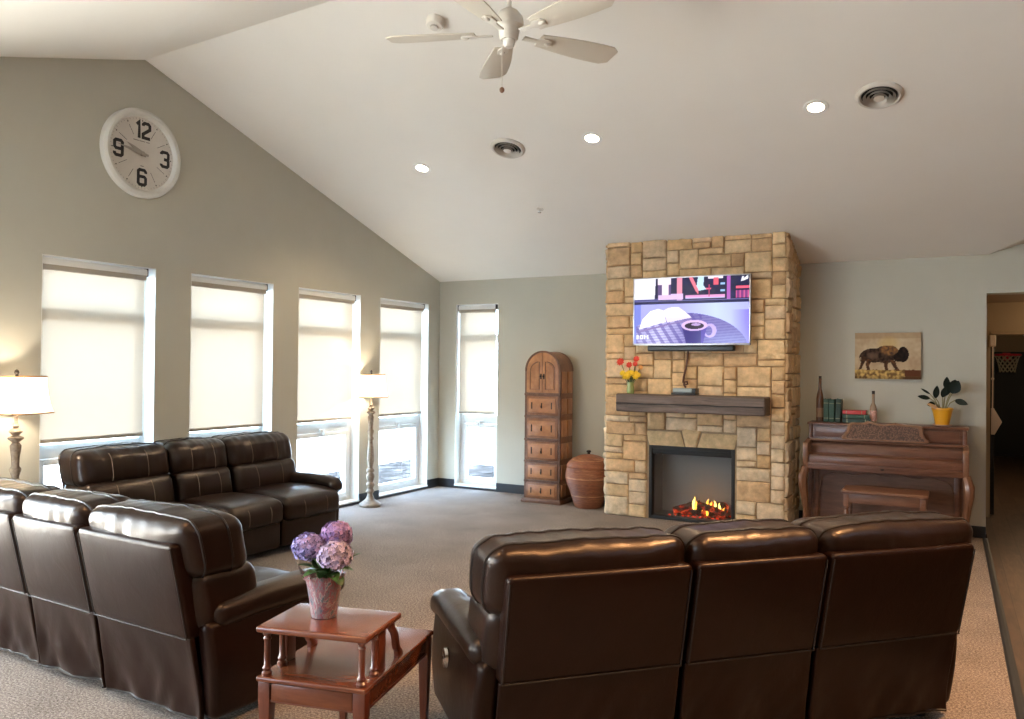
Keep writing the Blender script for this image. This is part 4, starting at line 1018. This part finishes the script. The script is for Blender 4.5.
# ------------------------------------------------------------------ ceiling fan
FXc,FYc,FZ=3.514,-4.601,3.34
fan=thing('ceiling_fan','cream five bladed ceiling fan hanging from the ceiling ridge','ceiling fan',(FXc,FYc,FZ))
mb=MB(); mb.lathe([(.0,-.055),(.045,-.055),(.052,-.045),(.058,.0),(.066,.012),(.078,.02),(.082,.035),(.075,.07),(.05,.10),(.02,.12)],seg=36); mb.build('motor_housing',M['fan'],fan)
mb=MB(); mb.lathe([(.0,-.095),(.022,-.095),(.030,-.085),(.034,-.055)],seg=24,cap=False); mb.build('switch_cap',M['fan'],fan)
ct=rz(FXc)-SL*(ry(FXc)-FYc)-FZ
mb=MB(); mb.tube([(0,0,.11),(0,0,ct-.03)],.014,12); mb.build('downrod',M['fan'],fan)
mb=MB(); mb.lathe([(.02,ct-.11),(.055,ct-.09),(.072,ct-.04),(.075,ct+.015)],seg=28); mb.build('ceiling_canopy',M['fan'],fan)
for k in range(5):
    a=R(200-72*k); rm=Matrix.Rotation(a,4,'Z'); tl=Matrix.Rotation(R(-11),4,'X')
    P=[]
    for i in range(13):
        q=i/12; P.append((.185+.495*q,.054+.034*math.sin(min(1,q*1.1)*PI*.60)-(.0 if q<.93 else .010 if q<.97 else .030)))
    poly=P+[(x,-y) for x,y in reversed(P)]
    mb=MB(); mb.prism(poly,'z',-.004,.004,rm@Matrix.Translation((0,0,-.02))@tl); bl=mb.build('blade',M['blade'],fan,bevel=.002)
    mb=MB(); mm=rm@Matrix.Translation((0,0,-.02))@tl
    mb.prism([(.09,-.018),(.17,-.014),(.20,-.035),(.255,-.030),(.27,0),(.255,.030),(.20,.035),(.17,.014),(.09,.018)],'z',-.013,-.004,mm); mb.ball((.245,0,-.013),.018,10,6,(1.4,.8,.6),mm); mb.build('blade_iron',M['fan'],bl,bevel=.002)
mb=MB(); mb.tube([(-.03,-.02,-.09),(-.031,-.018,-.2),(-.032,-.015,-.315)],.0016,5); pc=mb.build('pull_chain',M['fan'],fan)
mb=MB(); mb.ball((-.032,-.015,-.328),.014,12,8,(1,1,1.15)); M['ball']=plain('brown_wood_ball',(.22,.11,.06),.4); mb.build('pull_ball',M['ball'],pc)

# ------------------------------------------------------------------ fixtures in the sloped ceiling
TA=-math.atan(SL)
M['lens']=emis('warm_lens',(1,.86,.66),14)
def onceil(x,y): return (x,y,H0-SL*y)
LL=['round recessed ceiling light nearest the windows, left of the left vent','round recessed ceiling light just right of the left vent','round recessed ceiling light beside the right hand vent']
for i,(x,y) in enumerate([(1.373,-2.368),(3.099,-2.463),(4.80,-2.464)]):
    t=thing('recessed_light',LL[i],'ceiling light',onceil(x,y),0,'recessed ceiling lights'); t.rotation_euler=(TA,0,0)
    mb=MB(); mb.lathe([(.054,.0),(.057,-.006),(.082,-.006),(.086,-.001),(.086,.0)],seg=36,cap=False); mb.build('trim_ring',M['white'],t)
    mb=MB(); mb.lathe([(.0,-.003),(.057,-.003)],seg=36,cap=False); mb.build('lens',M['lens'],t,smooth=False)
M['ventdark']=plain('vent_dark_throat',(.015,.013,.011),.8); M['ventw']=plain('vent_white_metal',(.60,.56,.50),.4)
VL=['round concentric ring ceiling vent left, between two recessed lights','round concentric ring ceiling vent right, beside the rightmost recessed light']
for i,(x,y) in enumerate([(2.338,-2.486),(5.208,-2.499)]):
    t=thing('ceiling_vent',VL[i],'ceiling vent',onceil(x,y),0,'round ceiling vents'); t.rotation_euler=(TA,0,0)
    mb=MB(); mb.lathe([(0,-.002),(.118,-.002)],seg=36,cap=False); mb.build('throat',M['ventdark'],t,smooth=False)
    mb=MB(); mb.lathe([(.150,.0),(.150,-.006),(.132,-.022),(.120,-.020),(.113,-.004),(.118,0)],seg=48,cap=False); mb.build('flange',M['ventw'],t)
    for (r0,r1,z) in ((.103,.088,-.012),(.079,.064,-.018),(.056,.042,-.024)):
        mb=MB(); mb.lathe([(r0,z-.012),(r1,z+.008),(r1-.004,z+.008),(r0-.006,z-.014)],seg=40,cap=False); mb.build('ring',M['ventw'],t)
    mb=MB(); mb.lathe([(.034,-.030),(.028,-.012),(.0,-.010)],seg=28); mb.lathe([(.0,-.034),(.034,-.030)],seg=28,cap=False); mb.build('centre_cone',M['ventw'],t)
t=thing('sprinkler_head','tiny white sprinkler head in the sloped ceiling above the tall chest','sprinkler',onceil(2.141,-1.479)); t.rotation_euler=(TA,0,0)
mb=MB(); mb.lathe([(.035,0),(.034,-.006),(.015,-.010),(.0,-.010)],seg=20,cap=False); mb.build('escutcheon',M['ventw'],t)
mb=MB(); mb.lathe([(.010,-.010),(.008,-.03),(.018,-.036),(.0,-.038)],seg=14,cap=False); mb.build('deflector',M['chrome'],t)
t=thing('smoke_detector','small white round detector on the ceiling beyond the left fan blade','smoke detector',onceil(2.593,-3.957)); t.rotation_euler=(TA,0,0)
mb=MB(); mb.lathe([(.062,0),(.062,-.035),(.052,-.052),(.0,-.056)],seg=28); mb.build('detector_body',M['fan'],t)
mb=MB(); mb.lathe([(.028,-.055),(.026,-.068),(.0,-.070)],seg=20); mb.build('sensor_cap',M['ventw'],t)

# ------------------------------------------------------------------ sofas
def By(z): return .015-.215*z
SEATS=[(-.985,-.290),(-.280,.280),(.290,.985)]
def sofa():
    t=thing('leather_sofa','','sofa')
    mb=MB(); mb.rbox(-.95,.06,.055,.95,.72,.33,.02,2,4); mb.build('base_frame',M['leather_flat'],t)
    for sx in (-1,1):
        for y in (.09,.68):
            mb=MB(); mb.lathe([(.024,0),(.03,.06)],(sx*.93,y,0),12); mb.build('foot',M['plastic'],t)
    for i,(a,b) in enumerate(SEATS):
        ai,bi=max(a,-.95),min(b,.95)
        # seat cushion, front roll
        def fs(p,a=a):
            q=p.copy()
            if p.y>.60: q.z-= .03*((p.y-.60)/.25)**2
            q.z+=noise.noise(Vector((p.x*5+a*9,p.y*5,1)))*.008
            return q
        mb=MB(); S1=mb.rbox(ai,.16,.275,bi,.835,.455,.055,4,12,(.0,.022,.026),fs); c=mb.build('seat_cushion',M['leather'],t,angle=80)
        # footrest panel
        mb=MB(); mb.rbox(ai+.004,.69,.055,bi-.004,.795,.278,.028,3,6,(0,.014,0)); f=mb.build('footrest_panel',M['leather'],t,angle=80)
        # back shell: a raked panel behind each seat
        def sh(p): 
            q=p.copy(); q.y+=By(p.z); k=max(0,(.42-p.z)/.1)
            return q
        mb=MB(); mb.rbox(a+.004,0,.395,b-.004,.13,.792,.022,4,8,(0,.010,0),sh); s=mb.build('back_shell',M['leather_flat'],t,angle=80)
        for xs in (a+.012,b-.012):
            mb=MB(); mb.tube([sh(Vector((xs,.001,.40+.37*k/8))) for k in range(9)],.003,6); mb.build('piping',M['piping'],s)
        # loose skirt under the shell
        sd=i*17.3
        def sk(p,a=a,b=b,sd=sd):
            q=p.copy(); q.y+=By(p.z)
            u=(p.x-a)/(b-a); e=min(u,1-u); h=(.40-p.z)/.35
            w=noise.noise(Vector((p.x*7+p.z*3.0+sd,p.z*2.2,sd)))*.030*h+noise.noise(Vector((p.x*16-p.z*8+sd,p.z*4,sd+5)))*.012*h
            w+= .022*math.exp(-(e/.06)**2)*h*(-1)
            q.y+=w+.016; return q
        mb=MB(); mb.rbox(a+.006,-.004,.045,b-.006,.022,.402,.008,2,26,(0,0,0),sk); k_=mb.build('back_skirt',M['leather_flat'],t,angle=80)
        mb=MB(); mb.tube([sk(Vector((a+.012+(b-a-.024)*k/26,-.006,.052))) for k in range(27)],.005,6); mb.build('hem_piping',M['piping'],k_); mb=MB(); mb.tube([sh(Vector((a+.01+(b-a-.02)*k/10,-.0015,.400))) for k in range(11)],.003,5); mb.build('seam_piping',M['piping'],k_)
        # head cushion
        ca,cb=(a-.045 if i==0 else a+.002),(b+.045 if i==2 else b-.002)
        def hc(p,a=a,b=b,sd=sd):
            q=p.copy(); q.y+=By(p.z)*.9
            u=(p.x-a)/(b-a)
            w=noise.noise(Vector((p.x*26+sd,p.z*3,p.y*3+sd)))*.005+noise.noise(Vector((p.x*5+sd,p.z*4,p.y*4)))*.006
            q.z+=w; q.y+=w*.7+noise.noise(Vector((p.x*12,p.z*9+sd,2)))*.005
            if p.z>.82: q.y-= (p.z-.82)*.12
            return q
        mb=MB(); H=mb.rbox(ca,.030,.630,cb,.325,.880,.062,6,34,(.012,.028,.016),hc); h=mb.build('head_cushion',M['leather'],t,angle=80)
        for yv_ in (-.62,.30):
            mb=MB(); mb.tube(H.loop(yv_,24),.0065,6,closed=True); mb.build('piping',M['piping'],h)
        for X in (-.4,.4):
            mb=MB(); mb.tube([H.at((X*H.d[0],H.d[1],z*H.d[2]))+Vector((0,.0016,0)) for z in [-1+1.86*k/14 for k in range(15)]],.0026,5); mb.build('stitching',M['stitch'],h)
        def lc(p,sd=sd):
            q=p.copy(); q.y+=By(p.z)*.9+noise.noise(Vector((p.x*6+sd,p.z*7,3)))*.008; return q
        mb=MB(); L=mb.rbox(ca+.012,.045,.41,cb-.012,.36,.665,.055,5,12,(.006,.03,.012),lc); l=mb.build('lumbar_cushion',M['leather'],t,angle=80)
        for (Q,own) in ((L,l),(S1,c)):
            for X in (-.4,.4):
                mb=MB(); mb.tube([Q.at((X*Q.d[0],Q.d[1],z*Q.d[2]))+Vector((0,.0016,0)) for z in [-.9+1.7*k/10 for k in range(11)]],.0025,5); mb.build('stitching',M['stitch'],own)
    for s in (-1,1):
        x0,x1=sorted((s*.94,s*1.035))
        def ap(p,s=s):
            q=p.copy(); t_=(p.z-.05)/.41; q.x+= s*.018*math.sin(PI*min(1,max(0,t_)))
            if p.y<.06: q.y+=By(p.z)*.5
            return q
        mb=MB(); mb.rbox(x0,.02,.05,x1,.74,.46,.035,4,10,(0,0,0),ap); p=mb.build('arm_panel',M['leather_flat'],t,angle=80)
        x0,x1=sorted((s*.905,s*1.055))
        def ar(p,s=s):
            q=p.copy(); k=(p.y-.05)/.77
            q.z+= .008*math.sin(PI*min(1,max(0,k)))-.004*k*k
            if p.y>.64: q.z-= .026*((p.y-.64)/.14)**2
            q.z+=noise.noise(Vector((p.x*9,p.y*7,s*5)))*.006; return q
        mb=MB(); A=mb.rbox(x0,.03,.425,x1,.775,.530,.044,5,14,(.008,.01,.012),ar); q=mb.build('arm_rest',M['leather'],t,angle=80)
    mb=MB(); mb.lathe([(.030,-.004),(.034,.0),(.032,.010),(.022,.013),(.0,.010)],(0,0,0),24,Matrix.Translation((-1.053,.42,.335))@Matrix.Scale(1.25,4)@Matrix.Rotation(R(-90),4,'Y')@Matrix.Diagonal((1.0,.62,1,1))); mb.build('release_handle',M['chrome'],t)
    return t
sA=sofa(); sA['group']='brown leather reclining sofas'
sA['label']='brown leather reclining sofa seen from behind, facing the stone fireplace, right of the end table'
def place(th,org,dx,dy):
    a=R(th); return (org[0]+dx*math.cos(a)-dy*math.sin(a),org[1]+dx*math.sin(a)+dy*math.cos(a),0)
sA.location=place(46.2,(4.92,-5.2),-.005,-.015); sA.rotation_euler=(0,0,R(46.2))
sB=dup(sA,place(-2.5,(2.2,-6.06),-.125,-.055),R(-2.5),'brown leather reclining sofa seen from behind with hanging back panels, left of the end table')
sC=dup(sA,(.07,-3.98,0),R(-90.5),'dark brown leather reclining sofa under the row of windows, seen from its front')
sC.location=(.21,-3.97,0); sC.scale=(.975,1,1); sA.scale=(1.03,1,1); sB.scale=(.93,1,1)

# ------------------------------------------------------------------ two tier end table with potted hydrangea
tb=thing('end_table','two tier reddish cherry wood step end table standing between two leather sofas','end table',(3.532,-6.39,0),R(13.5))
TW,TL,TU=.415,.64,.296
mb=MB(); mb.rbox(0,0,.402,TW,TL,.420,.006,3,3); mb.build('lower_top',M['cherry'],tb)
mb=MB(); mb.box(.016,.016,.335,TW-.016,.030,.402); mb.box(.016,TL-.03,.335,TW-.016,TL-.016,.402); mb.box(.016,.03,.335,.030,TL-.03,.402); mb.box(TW-.030,.03,.335,TW-.016,TL-.03,.402); mb.build('apron',M['cherry'],tb,bevel=.002)
mb=MB(); mb.box(.055,.010,.339,TW-.055,.018,.398); d=mb.build('front_panel',M['cherry'],tb,bevel=.002)
mb=MB(); mb.box(.04,.011,.333,TW-.04,.0165,.341); mb.box(TW-.0175,.04,.333,TW-.011,TL-.04,.341); mb.build('apron_bead',M['cherry_leg'],tb,bevel=.0015)
for (x,y) in ((.028,.028),(TW-.028,.028),(.028,TL-.028),(TW-.028,TL-.028)):
    mb=MB(); P=[(.022,.402),(.022,.335),(.020,.30),(.012,.0)]; vs=[]
    for (h,z) in P: vs+=[(x-h,y-h,z),(x+h,y-h,z),(x+h,y+h,z),(x-h,y+h,z)]
    fs=[(0,1,2,3),(12,13,14,15)]
    for k in range(3):
        for j in range(4): fs.append((k*4+j,k*4+(j+1)%4,k*4+4+(j+1)%4,k*4+4+j))
    mb.add(vs,fs); mb.build('leg',M['cherry_leg'],tb,bevel=.002)
mb=MB(); mb.rbox(-.002,-.002,.572,TW+.002,TU,.594,.008,3,3); mb.build('upper_top',M['cherry'],tb)
CP=[(.017,.420),(.018,.430),(.012,.437),(.016,.446),(.011,.455),(.0105,.54),(.014,.548),(.010,.556),(.016,.565),(.016,.573)]
for (x,y) in ((.028,.026),(TW-.028,.026),(.028,.125),(TW-.028,.125)):
    mb=MB(); mb.lathe(CP,(x,y,0),16); mb.build('turned_column',M['cherry_leg'],tb)
for x in (.028,TW-.028):
    mb=MB(); mb.box(x-.008,.145,.420,x+.008,.205,.573); mb.build('upright_panel',M['cherry_leg'],tb,bevel=.003)
    mb=MB(); P=[];n=16
    C=[(.258,.573),(.262,.555),(.272,.538),(.292,.520),(.306,.498),(.312,.472),(.318,.452),(.336,.438),(.342,.420)]
    wd=[.024,.018,.017,.017,.016,.015,.015,.018,.024]
    a=[(y-w,z) for (y,z),w in zip(C,wd)]; b=[(y+w,z) for (y,z),w in zip(C,wd)]
    mb.prism(a+b[::-1],'x',x-.010,x+.010); mb.build('scroll_bracket',M['cherry_leg'],tb,bevel=.003,angle=50)

hy=thing('potted_hydrangea','lilac hydrangea with three flower heads in a marbled foil pot on the end table','potted plant',(3.655,-6.185,.5955),R(28.6))
def foil():
    m,nt,b=newmat('marbled_foil'); v=coord(nt,(1,1,.55)); n=noisen(nt,v,16,5,.7,2.5)
    nt.links.new(ramp(nt,n,[(.03,.06,.10),(.22,.22,.24),(.30,.07,.10),(.42,.38,.36),(.06,.12,.15),(.36,.27,.26)],[.32,.42,.49,.54,.61,.72]),b.inputs['Base Color']); b.inputs['Roughness'].default_value=.3; b.inputs['Metallic'].default_value=.25
    bump(nt,b,n,.5,.01); return m
M['foil']=foil()
mb=MB(); seg=40; prof=[(.0,.0),(.044,.0),(.046,.006),(.050,.04),(.056,.08),(.062,.115),(.066,.132)]
mb.lathe(prof,seg=seg,cap=False); vs=[];fs=[]
for k in range(seg):
    a=2*PI*k/seg; w=1+.10*math.sin(k*1.9)+.05*math.sin(k*4.3); z=.132+.020*w+.022*noise.noise(Vector((math.cos(a)*3,math.sin(a)*3,0)))
    vs+=[(.066*math.cos(a),.066*math.sin(a),.132),(.074*w*math.cos(a),.074*w*math.sin(a),z)]
for k in range(seg): j=(k+1)%seg; fs.append((2*k,2*j,2*j+1,2*k+1))
# torn ear of foil at the left
vs2=[(-.066,-.005,.13),(-.060,.02,.135),(-.095,.0,.178),(-.112,.005,.205),(-.090,-.012,.172)]
mb.add(vs,fs); mb.add(vs2,[(0,1,2,4),(4,2,3)]); mb.build('foil_pot',M['foil'],hy,weld=True,angle=70)
mb=MB(); mb.lathe([(.0,.12),(.062,.12)],seg=24,cap=False); mb.build('soil',M['soil'],hy)
M['petal']=attrmat('lilac_petals',.65,spec=.2); M['hleaf']=plain('hydrangea_leaf',(.055,.125,.03),.4,var=.35,scale=20); M['hstem']=plain('hydrangea_stem',(.10,.15,.05),.6)
HD=[(-.058,-.005,.246,.057,(.22,.22,.50),(.40,.30,.50)),(.036,.035,.282,.056,(.26,.19,.46),(.46,.28,.46)),(.047,-.045,.228,.058,(.36,.30,.52),(.58,.46,.56))]
stem=MB()
for (x,y,z,r,c1,c2) in HD:
    mb=MB(); n=190; rnd=random.Random(int(x*1000))
    for k in range(n):
        f=1-1.72*(k+.5)/n; a=k*2.39996; s=math.sqrt(max(0,1-f*f)); d=Vector((s*math.cos(a),s*math.sin(a),f*.86)); 
        C=Vector((x,y,z))+d*r*rnd.uniform(.90,1.10); nn=d.normalized(); nn=(nn+Vector((rnd.uniform(-.3,.3),rnd.uniform(-.3,.3),rnd.uniform(-.3,.3)))).normalized()
        u=nn.orthogonal().normalized(); u.rotate(Matrix.Rotation(rnd.uniform(0,3),3,nn)); w=nn.cross(u); pr=r*rnd.uniform(.14,.19)
        cc=Vector(c1).lerp(Vector(c2),rnd.random()*.6+(.4 if nn.x>.1 else 0))*rnd.uniform(.55,1.4); mb.col=(min(1,cc.x),min(1,cc.y),min(1,cc.z),1)
        for q in range(4):
            dd=u*math.cos(PI/2*q)+w*math.sin(PI/2*q); ss=u*-math.sin(PI/2*q)+w*math.cos(PI/2*q)
            mb.add([C-nn*.001,C+dd*pr*.55+ss*pr*.5+nn*.002,C+dd*pr*1.05+nn*.0005,C+dd*pr*.55-ss*pr*.5+nn*.002],[(0,1,2,3)])
    mb.col=(c1[0]*.35,c1[1]*.35,c1[2]*.4,1); mb.ball((x,y,z),r*.88,16,10,(1,1,.86))
    mb.build('flower_head',M['petal'],hy,smooth=False,colattr=True)
    stem.tube([(x*.2,y*.2,.11),(x*.55,y*.6,.17),(x*.95,y,z-.03)],.004,6)
stem.build('stems',M['hstem'],hy)
mb=MB(); rnd=random.Random(3)
for (b,t,w) in [((0,0,.14),(-.085,-.04,.20),.028),((0,-.01,.14),(-.03,-.085,.185),.030),((.01,-.01,.15),(.06,-.08,.15),.028),((.02,0,.15),(.105,-.02,.175),.026),((0,0,.16),(-.05,.05,.215),.03),((.02,.02,.16),(.09,.06,.20),.03),((-.02,-.01,.17),(-.10,.01,.225),.022),((0,-.02,.13),(.02,-.075,.205),.026),((-.01,-.02,.17),(-.055,-.06,.235),.020),((.03,-.02,.14),(.07,-.05,.125),.026),((.06,-.02,.165),(.135,-.03,.245),.020),((.0,0,.15),(-.065,-.05,.155),.024),((.03,-.03,.17),(.085,-.06,.195),.022)]:
    leaf(mb,b,(t[0]*1.05,t[1]*1.05,t[2]*.96),w*1.15,(0,0,1),8,.012)
mb.build('leaves',M['hleaf'],hy)

# ------------------------------------------------------------------ light
w=bpy.data.worlds.new('World'); S.world=w; w.use_nodes=True; nt=w.node_tree; bg=nt.nodes['Background']
tc=nt.nodes.new('ShaderNodeTexCoord'); sp=nt.nodes.new('ShaderNodeSeparateXYZ'); nt.links.new(tc.outputs['Generated'],sp.inputs[0])
nt.links.new(ramp(nt,sp.outputs[2],[(.58,.77,1.0),(.50,.72,1.0),(.38,.63,1.0)],[.0,.3,1.0]),bg.inputs[0]); bg.inputs[1].default_value=9.0
sl_=bpy.data.lights.new('sun','SUN'); sl_.energy=22; sl_.color=(1,.97,.92); sl_.angle=R(.6)
so_=bpy.data.objects.new('sun',sl_); COL.objects.link(so_); so_.rotation_euler=(R(30),0,0); so_.location=(0,-20,20)
def portal(name,loc,rot,sx,sy):
    l=bpy.data.lights.new(name,'AREA'); l.shape='RECTANGLE'; l.size=sx; l.size_y=sy; l.cycles.is_portal=True
    o=bpy.data.objects.new(name,l); COL.objects.link(o); o.location=loc; o.rotation_euler=rot
for (a,b) in W: portal('window_portal',(-.20,(a+b)/2,.44),(R(90),0,R(-90)),b-a-.1,.78)
# added area lamps outside the unseen windows, tilted up to stand in for daylight
for (a,b) in WX:
    l=bpy.data.lights.new('window_daylight','AREA'); l.shape='RECTANGLE'; l.size=b-a-.1; l.size_y=2.1; l.energy=84; l.color=(1,.97,.87)
    o=bpy.data.objects.new('window_daylight',l); COL.objects.link(o); o.location=(-.30,(a+b)/2,1.15); o.rotation_euler=(R(105),0,R(-90))
portal('window_portal',(.545,.20,.44),(R(90),0,R(180)),.5,.78)
portal('window_portal',((RW[0]+RW[1])/2,YN-.25,1.16),(R(90),0,0),RW[1]-RW[0],2.3)
def spot(loc,e,c=WARM,size=140,blend=.6,r=.06):
    l=bpy.data.lights.new('downlight','SPOT'); l.energy=e; l.color=c; l.spot_size=R(size); l.spot_blend=blend; l.shadow_soft_size=r
    o=bpy.data.objects.new('downlight',l); COL.objects.link(o); o.location=loc; return o
for (x,y) in [(1.373,-2.368),(3.099,-2.463),(4.80,-2.464)]: spot((x,y,H0-SL*y-.03),30)
for (x,y,e_) in [(3.3,-7.0,40),(5.9,-6.3,70),(6.4,-4.7,240),(7.2,-2.2,20)]: spot((x,y,ceilz(y)-.05),e_,(1,.53,.23),112)  # unseen spots without fixtures, warming the right foreground and its carpet
pointlight('fire_glow',(3.45,FY+.10,.24),.2,(1,.35,.08),.03)
pointlight('hall_light',(6.9,.7,2.0),4,WARM,.1)  # added point light out of view, brightens the hall floor and header
pointlight('back_room_light',(7.0,3.2,2.2),15,WARM,.1)  # unseen fill added to lift the dark room past the hall

# ------------------------------------------------------------------ camera
cam=bpy.data.cameras.new('Camera'); co=bpy.data.objects.new('Camera',cam); COL.objects.link(co); S.camera=co
cam.sensor_width=36; cam.sensor_fit='HORIZONTAL'; cam.lens=803.1844/1024*36; cam.clip_start=.05; cam.clip_end=200
d2=Vector((-0.47921536,0.87764626,0.00947014)); r3=Vector((0.87768685,0.47912895,0.01006221)); u3=Vector((-0.00429364,-0.01313378,0.99990453))
co.matrix_world=Matrix(((r3.x,u3.x,-d2.x,5.6376),(r3.y,u3.y,-d2.y,-8.4183),(r3.z,u3.z,-d2.z,1.5),(0,0,0,1)))
S.view_settings.view_transform='Standard'; S.view_settings.look='None'; S.view_settings.gamma=1; S.view_settings.use_curve_mapping=False
S.view_settings.exposure=1.38
S.cycles.use_denoising=True
S.cycles.max_bounces=10; S.cycles.diffuse_bounces=6; S.cycles.transparent_max_bounces=12
S.cycles.sample_clamp_indirect=6; S.cycles.use_adaptive_sampling=False
for m_ in bpy.data.materials:
    if m_.name.startswith(('television','charred','red_')): m_.cycles.emission_sampling='NONE'
